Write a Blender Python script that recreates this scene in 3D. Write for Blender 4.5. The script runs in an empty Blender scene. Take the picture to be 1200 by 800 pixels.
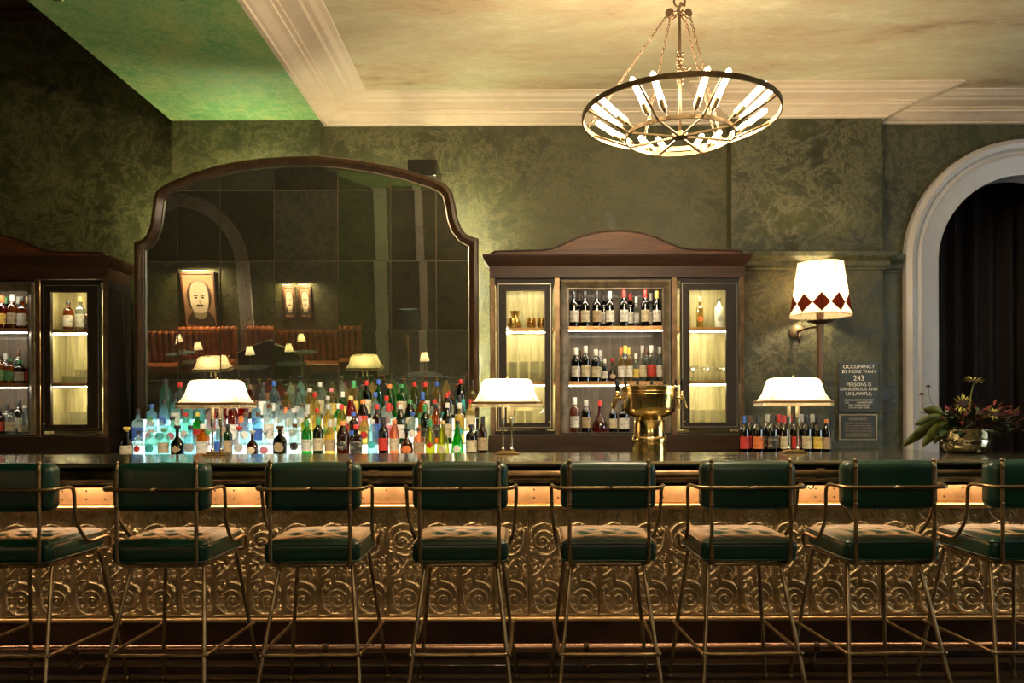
import bpy, bmesh, math, random
import numpy as np
from mathutils import Vector, Matrix
PI = math.pi
C = bpy.context.scene.collection
SC = bpy.context.scene
random.seed(7)
R = random.Random(11)

# ------------------------------------------------------------------ camera
EYE = 1.40
cam_d = bpy.data.cameras.new('camera'); cam = bpy.data.objects.new('camera', cam_d); C.objects.link(cam)
cam.location = (0, 0, EYE); cam.rotation_euler = (PI/2, math.radians(0.2), 0)
cam_d.sensor_width = 36; cam_d.lens = 36*910/1200
cam_d.shift_x = -13/1200; cam_d.shift_y = 85/1200
cam_d.clip_start = 0.05
SC.camera = cam

# ------------------------------------------------------------------ view, world
SC.view_settings.view_transform = 'Standard'; SC.view_settings.look = 'None'
SC.view_settings.exposure = 0.9; SC.view_settings.gamma = 1; SC.view_settings.use_curve_mapping = False
W = bpy.data.worlds.new('room_air'); SC.world = W; W.use_nodes = True
W.node_tree.nodes['Background'].inputs[0].default_value = (1.0, 0.8, 0.55, 1)
W.node_tree.nodes['Background'].inputs[1].default_value = 0.015
SC.cycles.max_bounces = 8; SC.cycles.transparent_max_bounces = 24; SC.cycles.transmission_bounces = 6
SC.cycles.glossy_bounces = 4; SC.cycles.diffuse_bounces = 4
SC.cycles.sample_clamp_indirect = 3.0; SC.cycles.use_denoising = True
SC.cycles.caustics_reflective = False; SC.cycles.caustics_refractive = False
WARM = (1.0, 0.66, 0.34); WARM2 = (1.0, 0.78, 0.50); COOL = (0.62, 0.78, 1.0)
# light strengths (watts / emission)
P_CHAND, P_TABLE, P_SCONCE, P_HALO, P_UNDERBAR, P_DAY, P_RISER, P_CASE = 20.0, 5.0, 48.0, 90.0, 22.0, 420.0, 1.7, 75.0

P_SPOT = 190.0
def light(name, kind, loc, power, col, size=0.05, parent=None, rot=None, size_y=None, spread=None):
    d = bpy.data.lights.new(name, kind); d.energy = power; d.color = col
    if kind == 'AREA':
        d.size = size
        if size_y: d.shape = 'RECTANGLE'; d.size_y = size_y
        if spread: d.spread = spread
    else: d.shadow_soft_size = size
    o = bpy.data.objects.new(name, d); C.objects.link(o); o.location = loc
    if rot: o.rotation_euler = rot
    if parent: o.parent = parent
    return o

# ------------------------------------------------------------------ materials
def new_mat(name):
    m = bpy.data.materials.new(name); m.use_nodes = True
    nt = m.node_tree; b = nt.nodes['Principled BSDF']; return m, nt, b
def setp(b, **k):
    for a, v in k.items():
        n = {'col': 'Base Color', 'rough': 'Roughness', 'metal': 'Metallic', 'coat': 'Coat Weight', 'spec': 'Specular IOR Level',
             'sheen': 'Sheen Weight', 'alpha': 'Alpha', 'trans': 'Transmission Weight', 'ior': 'IOR'}[a]
        b.inputs[n].default_value = (*v, 1) if isinstance(v, tuple) else v
def plain(name, col, rough=0.5, metal=0.0, coat=0.0, bump=0.0, bscale=60, var=0.0):
    m, nt, b = new_mat(name); setp(b, col=col, rough=rough, metal=metal, coat=coat)
    if bump or var:
        tc = nt.nodes.new('ShaderNodeTexCoord'); n = nt.nodes.new('ShaderNodeTexNoise'); n.inputs['Scale'].default_value = bscale; n.inputs['Detail'].default_value = 6
        nt.links.new(tc.outputs['Object'], n.inputs['Vector'])
        if bump:
            bp = nt.nodes.new('ShaderNodeBump'); bp.inputs['Strength'].default_value = bump; bp.inputs['Distance'].default_value = 0.01
            nt.links.new(n.outputs['Fac'], bp.inputs['Height']); nt.links.new(bp.outputs[0], b.inputs['Normal'])
        if var:
            r = nt.nodes.new('ShaderNodeValToRGB'); e = r.color_ramp.elements
            e[0].position = 0.35; e[1].position = 0.65
            e[0].color = (*[c*(1-var) for c in col], 1); e[1].color = (*[min(1, c*(1+var)) for c in col], 1)
            nt.links.new(n.outputs['Fac'], r.inputs[0]); nt.links.new(r.outputs[0], b.inputs['Base Color'])
    return m
def emit(name, col, s):
    m = bpy.data.materials.new(name); m.use_nodes = True; nt = m.node_tree; nt.nodes.clear()
    e = nt.nodes.new('ShaderNodeEmission'); e.inputs[0].default_value = (*col, 1); e.inputs[1].default_value = s
    o = nt.nodes.new('ShaderNodeOutputMaterial'); nt.links.new(e.outputs[0], o.inputs[0]); return m
def noise(nt, vec, scale, detail=8, rough=0.6, dist=0.0):
    n = nt.nodes.new('ShaderNodeTexNoise'); n.inputs['Scale'].default_value = scale; n.inputs['Detail'].default_value = detail
    n.inputs['Roughness'].default_value = rough; n.inputs['Distortion'].default_value = dist
    nt.links.new(vec, n.inputs['Vector']); return n
def ramp(nt, fac, stops):
    r = nt.nodes.new('ShaderNodeValToRGB'); e = r.color_ramp.elements
    while len(e) < len(stops): e.new(0.5)
    for k, (p, c) in enumerate(stops): e[k].position = p; e[k].color = (*c, 1)
    nt.links.new(fac, r.inputs[0]); return r
def mapping(nt, scale, rot=(0, 0, 0)):
    tc = nt.nodes.new('ShaderNodeTexCoord'); m = nt.nodes.new('ShaderNodeMapping')
    m.inputs['Scale'].default_value = scale; m.inputs['Rotation'].default_value = rot
    nt.links.new(tc.outputs['Object'], m.inputs['Vector']); return m.outputs[0]
def plaster(name, stops, streak, scale=1.3, bump=0.25, rough=0.42, rot=(0.3, 0.5, 0.2), stretch=(1, 1, 1), amt=0.45):
    m, nt, b = new_mat(name)
    v = mapping(nt, stretch, rot)
    big = noise(nt, v, scale, 15, 0.78, 0.35); r = ramp(nt, big.outputs['Fac'], stops)
    fine = noise(nt, v, scale*3.4, 15, 0.80, 0.5)
    rs = ramp(nt, fine.outputs['Fac'], [(0.44, (0, 0, 0)), (0.50, (0.22,)*3), (0.515, (1, 1, 1)), (0.535, (0.15,)*3), (0.62, (0.0,)*3)])
    mx = nt.nodes.new('ShaderNodeMix'); mx.data_type = 'RGBA'
    mul = nt.nodes.new('ShaderNodeMath'); mul.operation = 'MULTIPLY'; mul.inputs[1].default_value = amt
    nt.links.new(rs.outputs[0], mul.inputs[0]); nt.links.new(mul.outputs[0], mx.inputs[0])
    nt.links.new(r.outputs[0], mx.inputs[6]); mx.inputs[7].default_value = (*streak, 1)
    nt.links.new(mx.outputs[2], b.inputs['Base Color'])
    bp = nt.nodes.new('ShaderNodeBump'); bp.inputs['Strength'].default_value = bump; bp.inputs['Distance'].default_value = 0.02
    nt.links.new(rs.outputs[0], bp.inputs['Height']); nt.links.new(bp.outputs[0], b.inputs['Normal'])
    setp(b, rough=rough); return m
def wood(name, dark, light_, axis='x', rough=0.35, scale=9, coat=0.1):
    m, nt, b = new_mat(name)
    st = {'x': (0.12, 1.6, 1.6), 'z': (1.6, 1.6, 0.12), 'y': (1.6, 0.12, 1.6)}[axis]
    v = mapping(nt, st); n = noise(nt, v, scale, 10, 0.65, 1.0); n2 = noise(nt, v, scale*6, 6, 0.7)
    r = ramp(nt, n.outputs['Fac'], [(0.32, dark), (0.5, tuple((a+b_)/2 for a, b_ in zip(dark, light_))), (0.68, light_)])
    mx = nt.nodes.new('ShaderNodeMix'); mx.data_type = 'RGBA'; mx.blend_type = 'MULTIPLY'; mx.inputs[0].default_value = 0.5
    r2 = ramp(nt, n2.outputs['Fac'], [(0.35, (0.35,)*3), (0.6, (1, 1, 1))])
    nt.links.new(r.outputs[0], mx.inputs[6]); nt.links.new(r2.outputs[0], mx.inputs[7]); nt.links.new(mx.outputs[2], b.inputs['Base Color'])
    bp = nt.nodes.new('ShaderNodeBump'); bp.inputs['Strength'].default_value = 0.15; bp.inputs['Distance'].default_value = 0.004
    nt.links.new(n2.outputs['Fac'], bp.inputs['Height']); nt.links.new(bp.outputs[0], b.inputs['Normal'])
    setp(b, rough=rough, coat=coat); return m
def thin_glass(name, col, body=0.2, gloss_rough=0.03, bodycol=None, edge=0.65):
    m = bpy.data.materials.new(name); m.use_nodes = True; nt = m.node_tree; nt.nodes.clear()
    o = nt.nodes.new('ShaderNodeOutputMaterial'); t = nt.nodes.new('ShaderNodeBsdfTransparent'); g = nt.nodes.new('ShaderNodeBsdfGlossy')
    t.inputs[0].default_value = (*col, 1); g.inputs['Roughness'].default_value = gloss_rough
    tr = nt.nodes.new('ShaderNodeBsdfTranslucent'); tr.inputs[0].default_value = (*(bodycol or col), 1)
    m1 = nt.nodes.new('ShaderNodeMixShader'); m1.inputs[0].default_value = body
    lw = nt.nodes.new('ShaderNodeLayerWeight'); lw.inputs[0].default_value = 0.25
    mr = nt.nodes.new('ShaderNodeMath'); mr.operation = 'MULTIPLY_ADD'; mr.inputs[1].default_value = edge; mr.inputs[2].default_value = 0.05
    m2 = nt.nodes.new('ShaderNodeMixShader')
    nt.links.new(t.outputs[0], m1.inputs[1]); nt.links.new(tr.outputs[0], m1.inputs[2])
    nt.links.new(lw.outputs['Facing'], mr.inputs[0]); nt.links.new(mr.outputs[0], m2.inputs[0])
    nt.links.new(m1.outputs[0], m2.inputs[1]); nt.links.new(g.outputs[0], m2.inputs[2]); nt.links.new(m2.outputs[0], o.inputs[0])
    return m
def shade_mat(name, col, mixt=0.75):
    m = bpy.data.materials.new(name); m.use_nodes = True; nt = m.node_tree; nt.nodes.clear()
    o = nt.nodes.new('ShaderNodeOutputMaterial'); d = nt.nodes.new('ShaderNodeBsdfDiffuse'); t = nt.nodes.new('ShaderNodeBsdfTranslucent')
    d.inputs[0].default_value = (*col, 1); t.inputs[0].default_value = (*col, 1)
    mx = nt.nodes.new('ShaderNodeMixShader'); mx.inputs[0].default_value = mixt
    nt.links.new(d.outputs[0], mx.inputs[1]); nt.links.new(t.outputs[0], mx.inputs[2]); nt.links.new(mx.outputs[0], o.inputs[0]); return m

M = {}
M['wall'] = plaster('olive_plaster', [(0.30, (0.014, 0.015, 0.006)), (0.45, (0.028, 0.030, 0.011)), (0.56, (0.046, 0.050, 0.017)), (0.70, (0.092, 0.088, 0.034))], (0.19, 0.17, 0.07), 1.1, 0.3, amt=0.55)
M['soffit'] = plaster('green_plaster', [(0.30, (0.26, 0.30, 0.09)), (0.45, (0.13, 0.36, 0.13)), (0.58, (0.28, 0.42, 0.14)), (0.72, (0.56, 0.58, 0.24))], (0.60, 0.66, 0.30), 1.7, 0.4, 0.55, (0.2, 0.1, 0.5), amt=0.6)
M['ceiling'] = plaster('beige_plaster', [(0.33, (0.36, 0.25, 0.14)), (0.43, (0.58, 0.46, 0.29)), (0.54, (0.62, 0.58, 0.38)), (0.66, (0.80, 0.70, 0.48))], (0.40, 0.29, 0.16), 1.1, 0.25, 0.6, (0, 0, 0.3), (0.6, 1.5, 1), 0.28)
M['cornice'] = plaster('cornice_plaster', [(0.3, (0.60, 0.46, 0.33)), (0.7, (0.78, 0.68, 0.54))], (0.6, 0.44, 0.30), 1.0, 0.06, 0.5, amt=0.25)
M['arch_trim'] = plaster('grey_white_paint', [(0.3, (0.44, 0.42, 0.42)), (0.7, (0.56, 0.55, 0.56))], (0.5, 0.45, 0.45), 1.0, 0.03, 0.35, amt=0.1)
M['wood'] = wood('dark_walnut', (0.012, 0.006, 0.003), (0.050, 0.024, 0.011), 'x')
M['wood_v'] = wood('dark_walnut_upright', (0.005, 0.003, 0.0015), (0.020, 0.010, 0.005), 'z', 0.6, 9, 0.0)
M['wood_red'] = wood('red_brown_walnut', (0.010, 0.0035, 0.0015), (0.070, 0.022, 0.007), 'x', 0.5, 9, 0.0)
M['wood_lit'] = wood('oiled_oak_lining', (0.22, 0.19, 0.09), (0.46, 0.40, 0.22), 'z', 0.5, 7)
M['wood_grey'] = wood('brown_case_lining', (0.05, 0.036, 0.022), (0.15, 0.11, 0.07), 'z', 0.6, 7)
M['floor'] = wood('floor_boards', (0.02, 0.012, 0.006), (0.06, 0.035, 0.018), 'x', 0.3)
M['black_top'] = plain('polished_zinc_top', (0.26, 0.235, 0.16), 0.16, 0.85, 0.3, var=0.25, bscale=5)
M['black'] = plain('black_lacquer', (0.008, 0.007, 0.006), 0.25, 0, 0.3)
M['brass_old'] = plain('aged_brass_tube', (0.30, 0.215, 0.115), 0.33, 1.0, var=0.35, bscale=14)
M['brass'] = plain('polished_brass', (0.75, 0.55, 0.24), 0.16, 1.0)
M['brass_dark'] = plain('dark_brass_rail', (0.20, 0.13, 0.07), 0.3, 1.0, var=0.3, bscale=9)
M['brass_glow'] = plain('satin_brass_trim', (0.80, 0.55, 0.28), 0.28, 1.0)
M['copper'] = plain('copper_band_sheet', (0.78, 0.43, 0.20), 0.42, 0.85, var=0.3, bscale=6, bump=0.1)
M['tin'] = plain('antique_brass_relief', (0.66, 0.51, 0.30), 0.33, 0.9, var=0.3, bscale=11, bump=0.05)
M['iron'] = plain('brown_iron', (0.09, 0.055, 0.03), 0.45, 0.8)
M['chand'] = plain('chandelier_bronze', (0.12, 0.085, 0.045), 0.45, 1.0, var=0.3, bscale=20)
M['bulb'] = emit('tube_bulb_glow', (1.0, 0.72, 0.42), 16)
M['bulb_base'] = plain('cream_bulb_socket', (0.65, 0.48, 0.22), 0.4)
M['shade'] = shade_mat('cream_shade_fabric', (0.92, 0.84, 0.68))
M['shade2'] = shade_mat('cream_parchment', (0.55, 0.46, 0.33))
M['fringe'] = plain('brown_bead_fringe', (0.22, 0.13, 0.06), 0.7)
M['diamond'] = shade_mat('burgundy_shade_leather', (0.05, 0.009, 0.006), 0.5)
M['grey_tri'] = shade_mat('slate_shade_leather', (0.10, 0.10, 0.14), 0.4)
M['chrome'] = plain('nickel', (0.65, 0.60, 0.48), 0.15, 1.0)
M['glass_door'] = thin_glass('door_pane_glass', (0.97, 0.98, 0.95), 0.0, 0.02)
M['tumbler'] = thin_glass('clear_tumbler_glass', (0.99, 0.99, 0.96), 0.10, bodycol=(1, 1, 0.95), edge=0.3)
M['copper_mug'] = plain('copper_mug_metal', (0.95, 0.55, 0.16), 0.2, 1.0)
M['case_light'] = emit('case_light_strip', (1.0, 0.84, 0.48), P_CASE)
M['riser_cool'] = emit('cool_lit_riser', (0.80, 1.0, 0.97), P_RISER)
M['riser_warm'] = emit('warm_lit_riser', (0.98, 1.0, 0.72), P_RISER*0.85)
M['halo'] = emit('mirror_backlight', (1.0, 0.90, 0.52), P_HALO)
M['halo_side'] = emit('mirror_side_backlight', (1.0, 0.92, 0.50), P_HALO*2.0)
M['underbar'] = emit('under_bar_strip', (1.0, 0.74, 0.45), P_UNDERBAR)
M['sign'] = plain('slate_sign', (0.035, 0.04, 0.033), 0.45)
M['sign_text'] = plain('white_sign_lettering', (0.85, 0.83, 0.74), 0.5)
M['sign_text2'] = plain('bronze_sign_lettering', (0.42, 0.32, 0.2), 0.5)
M['curtain'] = plain('dark_brown_curtain', (0.009, 0.004, 0.0035), 0.8, bump=0.2)
M['mirror_frame'] = wood('mirror_frame_wood', (0.035, 0.018, 0.007), (0.10, 0.048, 0.018), 'z', 0.3, 8)
M['bead'] = plain('pale_silver_bead', (0.40, 0.37, 0.30), 0.3, 0.9)
def leather():
    m, nt, b = new_mat('green_leather'); v = mapping(nt, (1, 1, 1))
    n = noise(nt, v, 5, 8, 0.6); r = ramp(nt, n.outputs['Fac'], [(0.35, (0.0008, 0.022, 0.014)), (0.65, (0.0016, 0.045, 0.028))])
    nt.links.new(r.outputs[0], b.inputs['Base Color'])
    vo = nt.nodes.new('ShaderNodeTexVoronoi'); vo.inputs['Scale'].default_value = 260; nt.links.new(v, vo.inputs['Vector'])
    bp = nt.nodes.new('ShaderNodeBump'); bp.inputs['Strength'].default_value = 0.12; bp.inputs['Distance'].default_value = 0.002
    nt.links.new(vo.outputs['Distance'], bp.inputs['Height']); nt.links.new(bp.outputs[0], b.inputs['Normal'])
    setp(b, rough=0.36, coat=0.25); b.inputs['Coat Roughness'].default_value = 0.25; return m
M['leather'] = leather()
def antique(name, base, foxing, rough):
    m, nt, b = new_mat(name); v = mapping(nt, (1, 1, 1))
    n = noise(nt, v, 3.0, 12, 0.75); n2 = noise(nt, v, 70, 4, 0.7)
    ad = nt.nodes.new('ShaderNodeMath'); ad.operation = 'MULTIPLY'; nt.links.new(n.outputs['Fac'], ad.inputs[0]); nt.links.new(n2.outputs['Fac'], ad.inputs[1])
    r = ramp(nt, ad.outputs[0], [(0.22, tuple(c*1.15 for c in base)), (0.31, base), (0.42, foxing)])
    nt.links.new(r.outputs[0], b.inputs['Base Color']); setp(b, metal=0.88)
    rr = nt.nodes.new('ShaderNodeMapRange'); rr.inputs[1].default_value = 0.31; rr.inputs[2].default_value = 0.42; rr.inputs[3].default_value = rough; rr.inputs[4].default_value = 0.22
    nt.links.new(ad.outputs[0], rr.inputs[0]); nt.links.new(rr.outputs[0], b.inputs['Roughness']); return m
M['mir'] = [antique('antique_mirror_clear', (0.42, 0.41, 0.31), (0.16, 0.14, 0.09), 0.004),
            antique('antique_mirror_smoky', (0.29, 0.27, 0.20), (0.10, 0.085, 0.05), 0.015),
            antique('antique_mirror_green', (0.34, 0.38, 0.22), (0.13, 0.14, 0.06), 0.008)]

# ------------------------------------------------------------------ geometry helpers
def obj(name, bm, mat, parent=None, smooth=False, auto=None):
    me = bpy.data.meshes.new(name)
    bm.normal_update(); bm.to_mesh(me); bm.free()
    if smooth:
        for p in me.polygons: p.use_smooth = True
        if auto is not None:
            try: me.set_sharp_from_angle(angle=math.radians(auto))
            except Exception: pass
    if mat: me.materials.append(mat)
    o = bpy.data.objects.new(name, me); C.objects.link(o)
    if parent: o.parent = parent
    return o
def thing(name, label, cat, loc=(0, 0, 0), rz=0, group=None):
    o = bpy.data.objects.new(name, None); o.empty_display_size = 0.05; C.objects.link(o)
    o.location = loc; o.rotation_euler = (0, 0, rz); tag(o, label, cat, group); return o
def tag(o, label, cat, group=None):
    o['label'] = label; o['category'] = cat
    if group: o['group'] = group
    return o
def struct(name, bm, mat, **k):
    o = obj(name, bm, mat, **k); o['kind'] = 'structure'; return o
def dup(root, loc, rz, label, group=None):
    r = root.copy(); C.objects.link(r); r.location = loc; r.rotation_euler = (0, 0, rz); r['label'] = label
    if group: r['group'] = group
    for ch in list(root.children):
        c = ch.copy(); C.objects.link(c); c.parent = r
        for g in list(ch.children):
            d = g.copy(); C.objects.link(d); d.parent = c
    return r
def box(bm, x0, x1, y0, y1, z0, z1, bev=0.0):
    g = bmesh.ops.create_cube(bm, size=1.0); vs = g['verts']
    for v in vs:
        v.co.x = x0 if v.co.x < 0 else x1; v.co.y = y0 if v.co.y < 0 else y1; v.co.z = z0 if v.co.z < 0 else z1
    if bev > 0:
        es = list({e for v in vs for e in v.link_edges})
        bmesh.ops.bevel(bm, geom=es, offset=bev, segments=2, affect='EDGES', profile=0.5)
    return bm
def Box(x0, x1, y0, y1, z0, z1, bev=0.0): return box(bmesh.new(), x0, x1, y0, y1, z0, z1, bev)
def lathe(bm, prof, loc=(0, 0, 0), n=24, expo=2.0, sx=1.0, sy=1.0, mtx=None):
    rings = []
    for r, z in prof:
        ring = []
        for k in range(n):
            a = 2*PI*k/n; c, s = math.cos(a), math.sin(a)
            q = (abs(c)**expo+abs(s)**expo)**(-1/expo) if expo != 2 else 1
            p = Vector((r*q*c*sx, r*q*s*sy, z))
            if mtx: p = mtx @ p
            ring.append(bm.verts.new(p+Vector(loc)))
        rings.append(ring)
    for a, b in zip(rings, rings[1:]):
        for k in range(n): bm.faces.new((a[k], a[(k+1) % n], b[(k+1) % n], b[k]))
    if prof[0][0] > 1e-6: bm.faces.new(list(reversed(rings[0])))
    if prof[-1][0] > 1e-6: bm.faces.new(rings[-1])
    return bm
def smooth_path(pts, sub=6):
    P = [Vector(p) for p in pts]; out = []
    for i in range(len(P)-1):
        p0 = P[max(i-1, 0)]; p1 = P[i]; p2 = P[i+1]; p3 = P[min(i+2, len(P)-1)]
        for k in range(sub):
            t = k/sub
            out.append(0.5*((2*p1)+(-p0+p2)*t+(2*p0-5*p1+4*p2-p3)*t*t+(-p0+3*p1-3*p2+p3)*t**3))
    out.append(P[-1]); return out
def round_path(pts, rad=0.02, seg=4):
    P = [Vector(p) for p in pts]; out = [P[0]]
    for i in range(1, len(P)-1):
        a, b, c = P[i-1], P[i], P[i+1]
        r = min(rad, (a-b).length*0.45, (c-b).length*0.45)
        s = b+(a-b).normalized()*r; e = b+(c-b).normalized()*r
        for k in range(seg+1):
            t = k/seg; out.append(s*(1-t)**2+b*2*t*(1-t)+e*t*t)
    out.append(P[-1]); return out
def tube(bm, pts, r, n=8, closed=False):
    P = [Vector(p) for p in pts]; rings = []; N = len(P)
    up = None
    for i, p in enumerate(P):
        if closed: d = (P[(i+1) % N]-P[i-1]).normalized()
        else: d = (P[min(i+1, N-1)]-P[max(i-1, 0)]).normalized()
        if up is None:
            up = d.orthogonal().normalized()
        else:
            up = (up-d*up.dot(d)).normalized()
        w = d.cross(up); rr = r[i] if isinstance(r, (list, tuple)) else r
        rings.append([bm.verts.new(p+(up*math.cos(2*PI*k/n)+w*math.sin(2*PI*k/n))*rr) for k in range(n)])
    rng = range(N if closed else N-1)
    for i in rng:
        a, b = rings[i], rings[(i+1) % N]
        for k in range(n): bm.faces.new((a[k], a[(k+1) % n], b[(k+1) % n], b[k]))
    if not closed:
        bm.faces.new(list(reversed(rings[0]))); bm.faces.new(rings[-1])
    return bm
def Tube(pts, r, n=8, closed=False): return tube(bmesh.new(), pts, r, n, closed)
def prism(bm, poly, y0, y1):
    """outline in x-z, extruded along y"""
    a = [bm.verts.new((x, y0, z)) for x, z in poly]; b = [bm.verts.new((x, y1, z)) for x, z in poly]
    n = len(poly)
    bm.faces.new(a); bm.faces.new(list(reversed(b)))
    for i in range(n): bm.faces.new((a[i], b[i], b[(i+1) % n], a[(i+1) % n]))
    return bm
def sweep_x(prof, x0, x1):
    """profile of (y,z) closed, extruded along x"""
    bm = bmesh.new()
    a = [bm.verts.new((x0, y, z)) for y, z in prof]; b = [bm.verts.new((x1, y, z)) for y, z in prof]; n = len(prof)
    bm.faces.new(list(reversed(a))); bm.faces.new(b)
    for i in range(n): bm.faces.new((a[i], a[(i+1) % n], b[(i+1) % n], b[i]))
    bmesh.ops.recalc_face_normals(bm, faces=bm.faces); return bm
def plan_sweep(path, prof, bm=None):
    """profile of (out, z) swept along a plan path, offset to the right-hand side with mitres"""
    bm = bm or bmesh.new(); rings = []
    P = [Vector((x, y)) for x, y in path]
    for i, p in enumerate(P):
        ns = []
        if i > 0: d = (P[i]-P[i-1]).normalized(); ns.append(Vector((d.y, -d.x)))
        if i < len(P)-1: d = (P[i+1]-P[i]).normalized(); ns.append(Vector((d.y, -d.x)))
        m = ns[0] if len(ns) == 1 else (ns[0]+ns[1])/(1+ns[0].dot(ns[1]))
        rings.append([bm.verts.new((p.x+m.x*o, p.y+m.y*o, z)) for o, z in prof])
    n = len(prof)
    for a, b in zip(rings, rings[1:]):
        for k in range(n): bm.faces.new((a[k], b[k], b[(k+1) % n], a[(k+1) % n]))
    bm.faces.new(list(reversed(rings[0]))); bm.faces.new(rings[-1])
    bmesh.ops.recalc_face_normals(bm, faces=bm.faces); return bm
def sphere(bm, c, r, seg=10, sz=1.0):
    g = bmesh.ops.create_uvsphere(bm, u_segments=seg, v_segments=max(4, seg//2+1), radius=r)
    for v in g['verts']: v.co.z *= sz; v.co += Vector(c)
    return bm
def at(px, py, Y):
    """where a sight line from the room's viewpoint meets the plane at distance Y"""
    return ((px-613)*Y/910, EYE+(485-py)*Y/910)

# ------------------------------------------------------------------ the setting
YW, YP = 7.16, 7.0
ZC, ZCEIL, ZLEFT = 4.055, 4.19, 5.25
XB0, XB1 = -3.16, -1.823
struct('floor', Box(-9, 6.4, -3, 9.2, -0.1, 0), M['floor'])
struct('wall_back', Box(-9, 3.25, YW, YW+0.2, 0, ZLEFT), M['wall'])
# the wall with the arched opening
ax, az, ro, ri = 4.62, 2.786, 1.118, 0.80
arc = [(ax-ri*math.cos(PI*k/32), az+ri*math.sin(PI*k/32)) for k in range(33)]
bm = bmesh.new(); prism(bm, [(3.25, 0), (ax-ri, 0)]+arc+[(ax+ri, 0), (6.4, 0), (6.4, ZCEIL+0.1), (3.25, ZCEIL+0.1)], YW, YW+0.2)
bmesh.ops.recalc_face_normals(bm, faces=bm.faces)
struct('wall_back_arch', bm, M['wall'])
struct('wall_left', Box(-9.2, -9, -3, 9.2, 0, ZLEFT), M['wall'])
struct('wall_right', Box(6.4, 6.6, -3, 9.2, 0, ZLEFT), M['wall'])
struct('wall_front', Box(-9, 6.4, -3.2, -3, 0, ZLEFT), M['wall'])
struct('wall_far', Box(3.0, 6.4, 9.0, 9.2, 0, ZLEFT), M['black'])
struct('ceiling', Box(XB1, 6.4, -3, YW, ZCEIL, ZCEIL+0.1), M['ceiling'])
struct('ceiling_left_bay', Box(-9, XB0, -3, YW, ZLEFT, ZLEFT+0.1), M['black'])
struct('ceiling_alcove', Box(3.25, 6.4, YW+0.2, 9.2, ZCEIL, ZCEIL+0.1), M['black'])
struct('trim_ceiling_beam', Box(XB0, XB1, -3, YW, ZC, ZLEFT), M['soffit'])
struct('trim_pilaster_left', Box(XB0, XB1, YP, YW, 0, ZC), M['wall'])
PX0, PX1 = 1.885, 3.246
struct('trim_pilaster_right', Box(PX0, PX1, YP, YW, 0, ZC+0.05), M['wall'])
corn = [(0, ZC), (0.035, ZC), (0.045, ZC+0.012), (0.07, ZC+0.018), (0.14, ZC+0.048), (0.175, ZC+0.056), (0.18, ZC+0.066), (0.215, ZC+0.07), (0.215, ZC+0.08),
        (0.34, ZC+0.092), (0.36, ZC+0.102), (0.40, ZC+0.106), (0.44, ZC+0.122), (0.48, ZC+0.128), (0.49, ZCEIL+0.02), (0, ZCEIL+0.02)]
struct('trim_cornice', plan_sweep([(XB1, -3), (XB1, YW), (PX0, YW), (PX0, YP), (PX1, YP), (PX1, YW), (6.4, YW)], corn), M['cornice'])
struct('trim_cornice_left_bay', plan_sweep([(-9, YW), (XB0, YW)], [(0, 5.02), (0.03, 5.02), (0.04, 5.06), (0.12, 5.07), (0.12, 5.10), (0.14, 5.14), (0.24, 5.16), (0.26, 5.2), (0.3, ZLEFT), (0, ZLEFT)]), M['wood'])
rail_p = [(0, 2.685), (0.02, 2.685), (0.028, 2.71), (0.045, 2.72), (0.045, 2.76), (0.06, 2.775), (0.085, 2.80), (0.09, 2.84), (0.075, 2.85), (0, 2.85)]
struct('trim_picture_rail', plan_sweep([(PX0+0.02, YP), (PX1, YP), (PX1, YW), (ax-ro-0.02, YW)], rail_p), M['wall'])
# arch trim: swept ring and jambs
def arch_ring(prof, y):
    bm = bmesh.new(); rings = []
    stations = [('j', 0.0)] + [('a', PI*k/40) for k in range(41)] + [('k', 0.0)]
    for kind, a in stations:
        ring = []
        for rr, dy in prof:
            if kind == 'j': p = (ax-rr, y+dy, 0)
            elif kind == 'k': p = (ax+rr, y+dy, 0)
            else: p = (ax-rr*math.cos(a), y+dy, az+rr*math.sin(a))
            ring.append(bm.verts.new(p))
        rings.append(ring)
    n = len(prof)
    for a, b in zip(rings, rings[1:]):
        for k in range(n): bm.faces.new((a[k], b[k], b[(k+1) % n], a[(k+1) % n]))
    bmesh.ops.recalc_face_normals(bm, faces=bm.faces); return bm
struct('trim_arch_surround', arch_ring([(ri-0.004, 0.21), (ri-0.004, -0.02), (ri+0.02, -0.03), (ri+0.15, -0.035), (ri+0.17, -0.05), (ri+0.19, -0.035), (ri+0.21, -0.035), (ri+0.23, -0.075), (ri+0.27, -0.09),
                                        (ri+0.30, -0.07), (ro-0.005, -0.06), (ro, -0.04), (ro, 0.01), (ri+0.01, 0.012), (ri+0.01, 0.21)], YW), M['arch_trim'], smooth=True, auto=35)
# curtain behind the arch
def curtain_mesh(x0, x1, y, z0, z1, folds, depth):
    bm = bmesh.new(); n = folds*10; rows = []
    for z in (z0, z1):
        rows.append([bm.verts.new((x0+(x1-x0)*k/n, y+depth*math.sin(2*PI*k/10)+depth*0.4*math.sin(k*0.37), z)) for k in range(n+1)])
    for k in range(n): bm.faces.new((rows[0][k], rows[0][k+1], rows[1][k+1], rows[1][k]))
    return bm
cu = obj('curtain', curtain_mesh(3.3, 6.3, 8.2, 0.02, 4.1, 16, 0.05), M['curtain'], smooth=True)
sm = cu.modifiers.new('thickness', 'SOLIDIFY'); sm.thickness = 0.006
tag(cu, 'dark brown pleated curtain hanging beyond the white arch', 'curtain')
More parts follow.
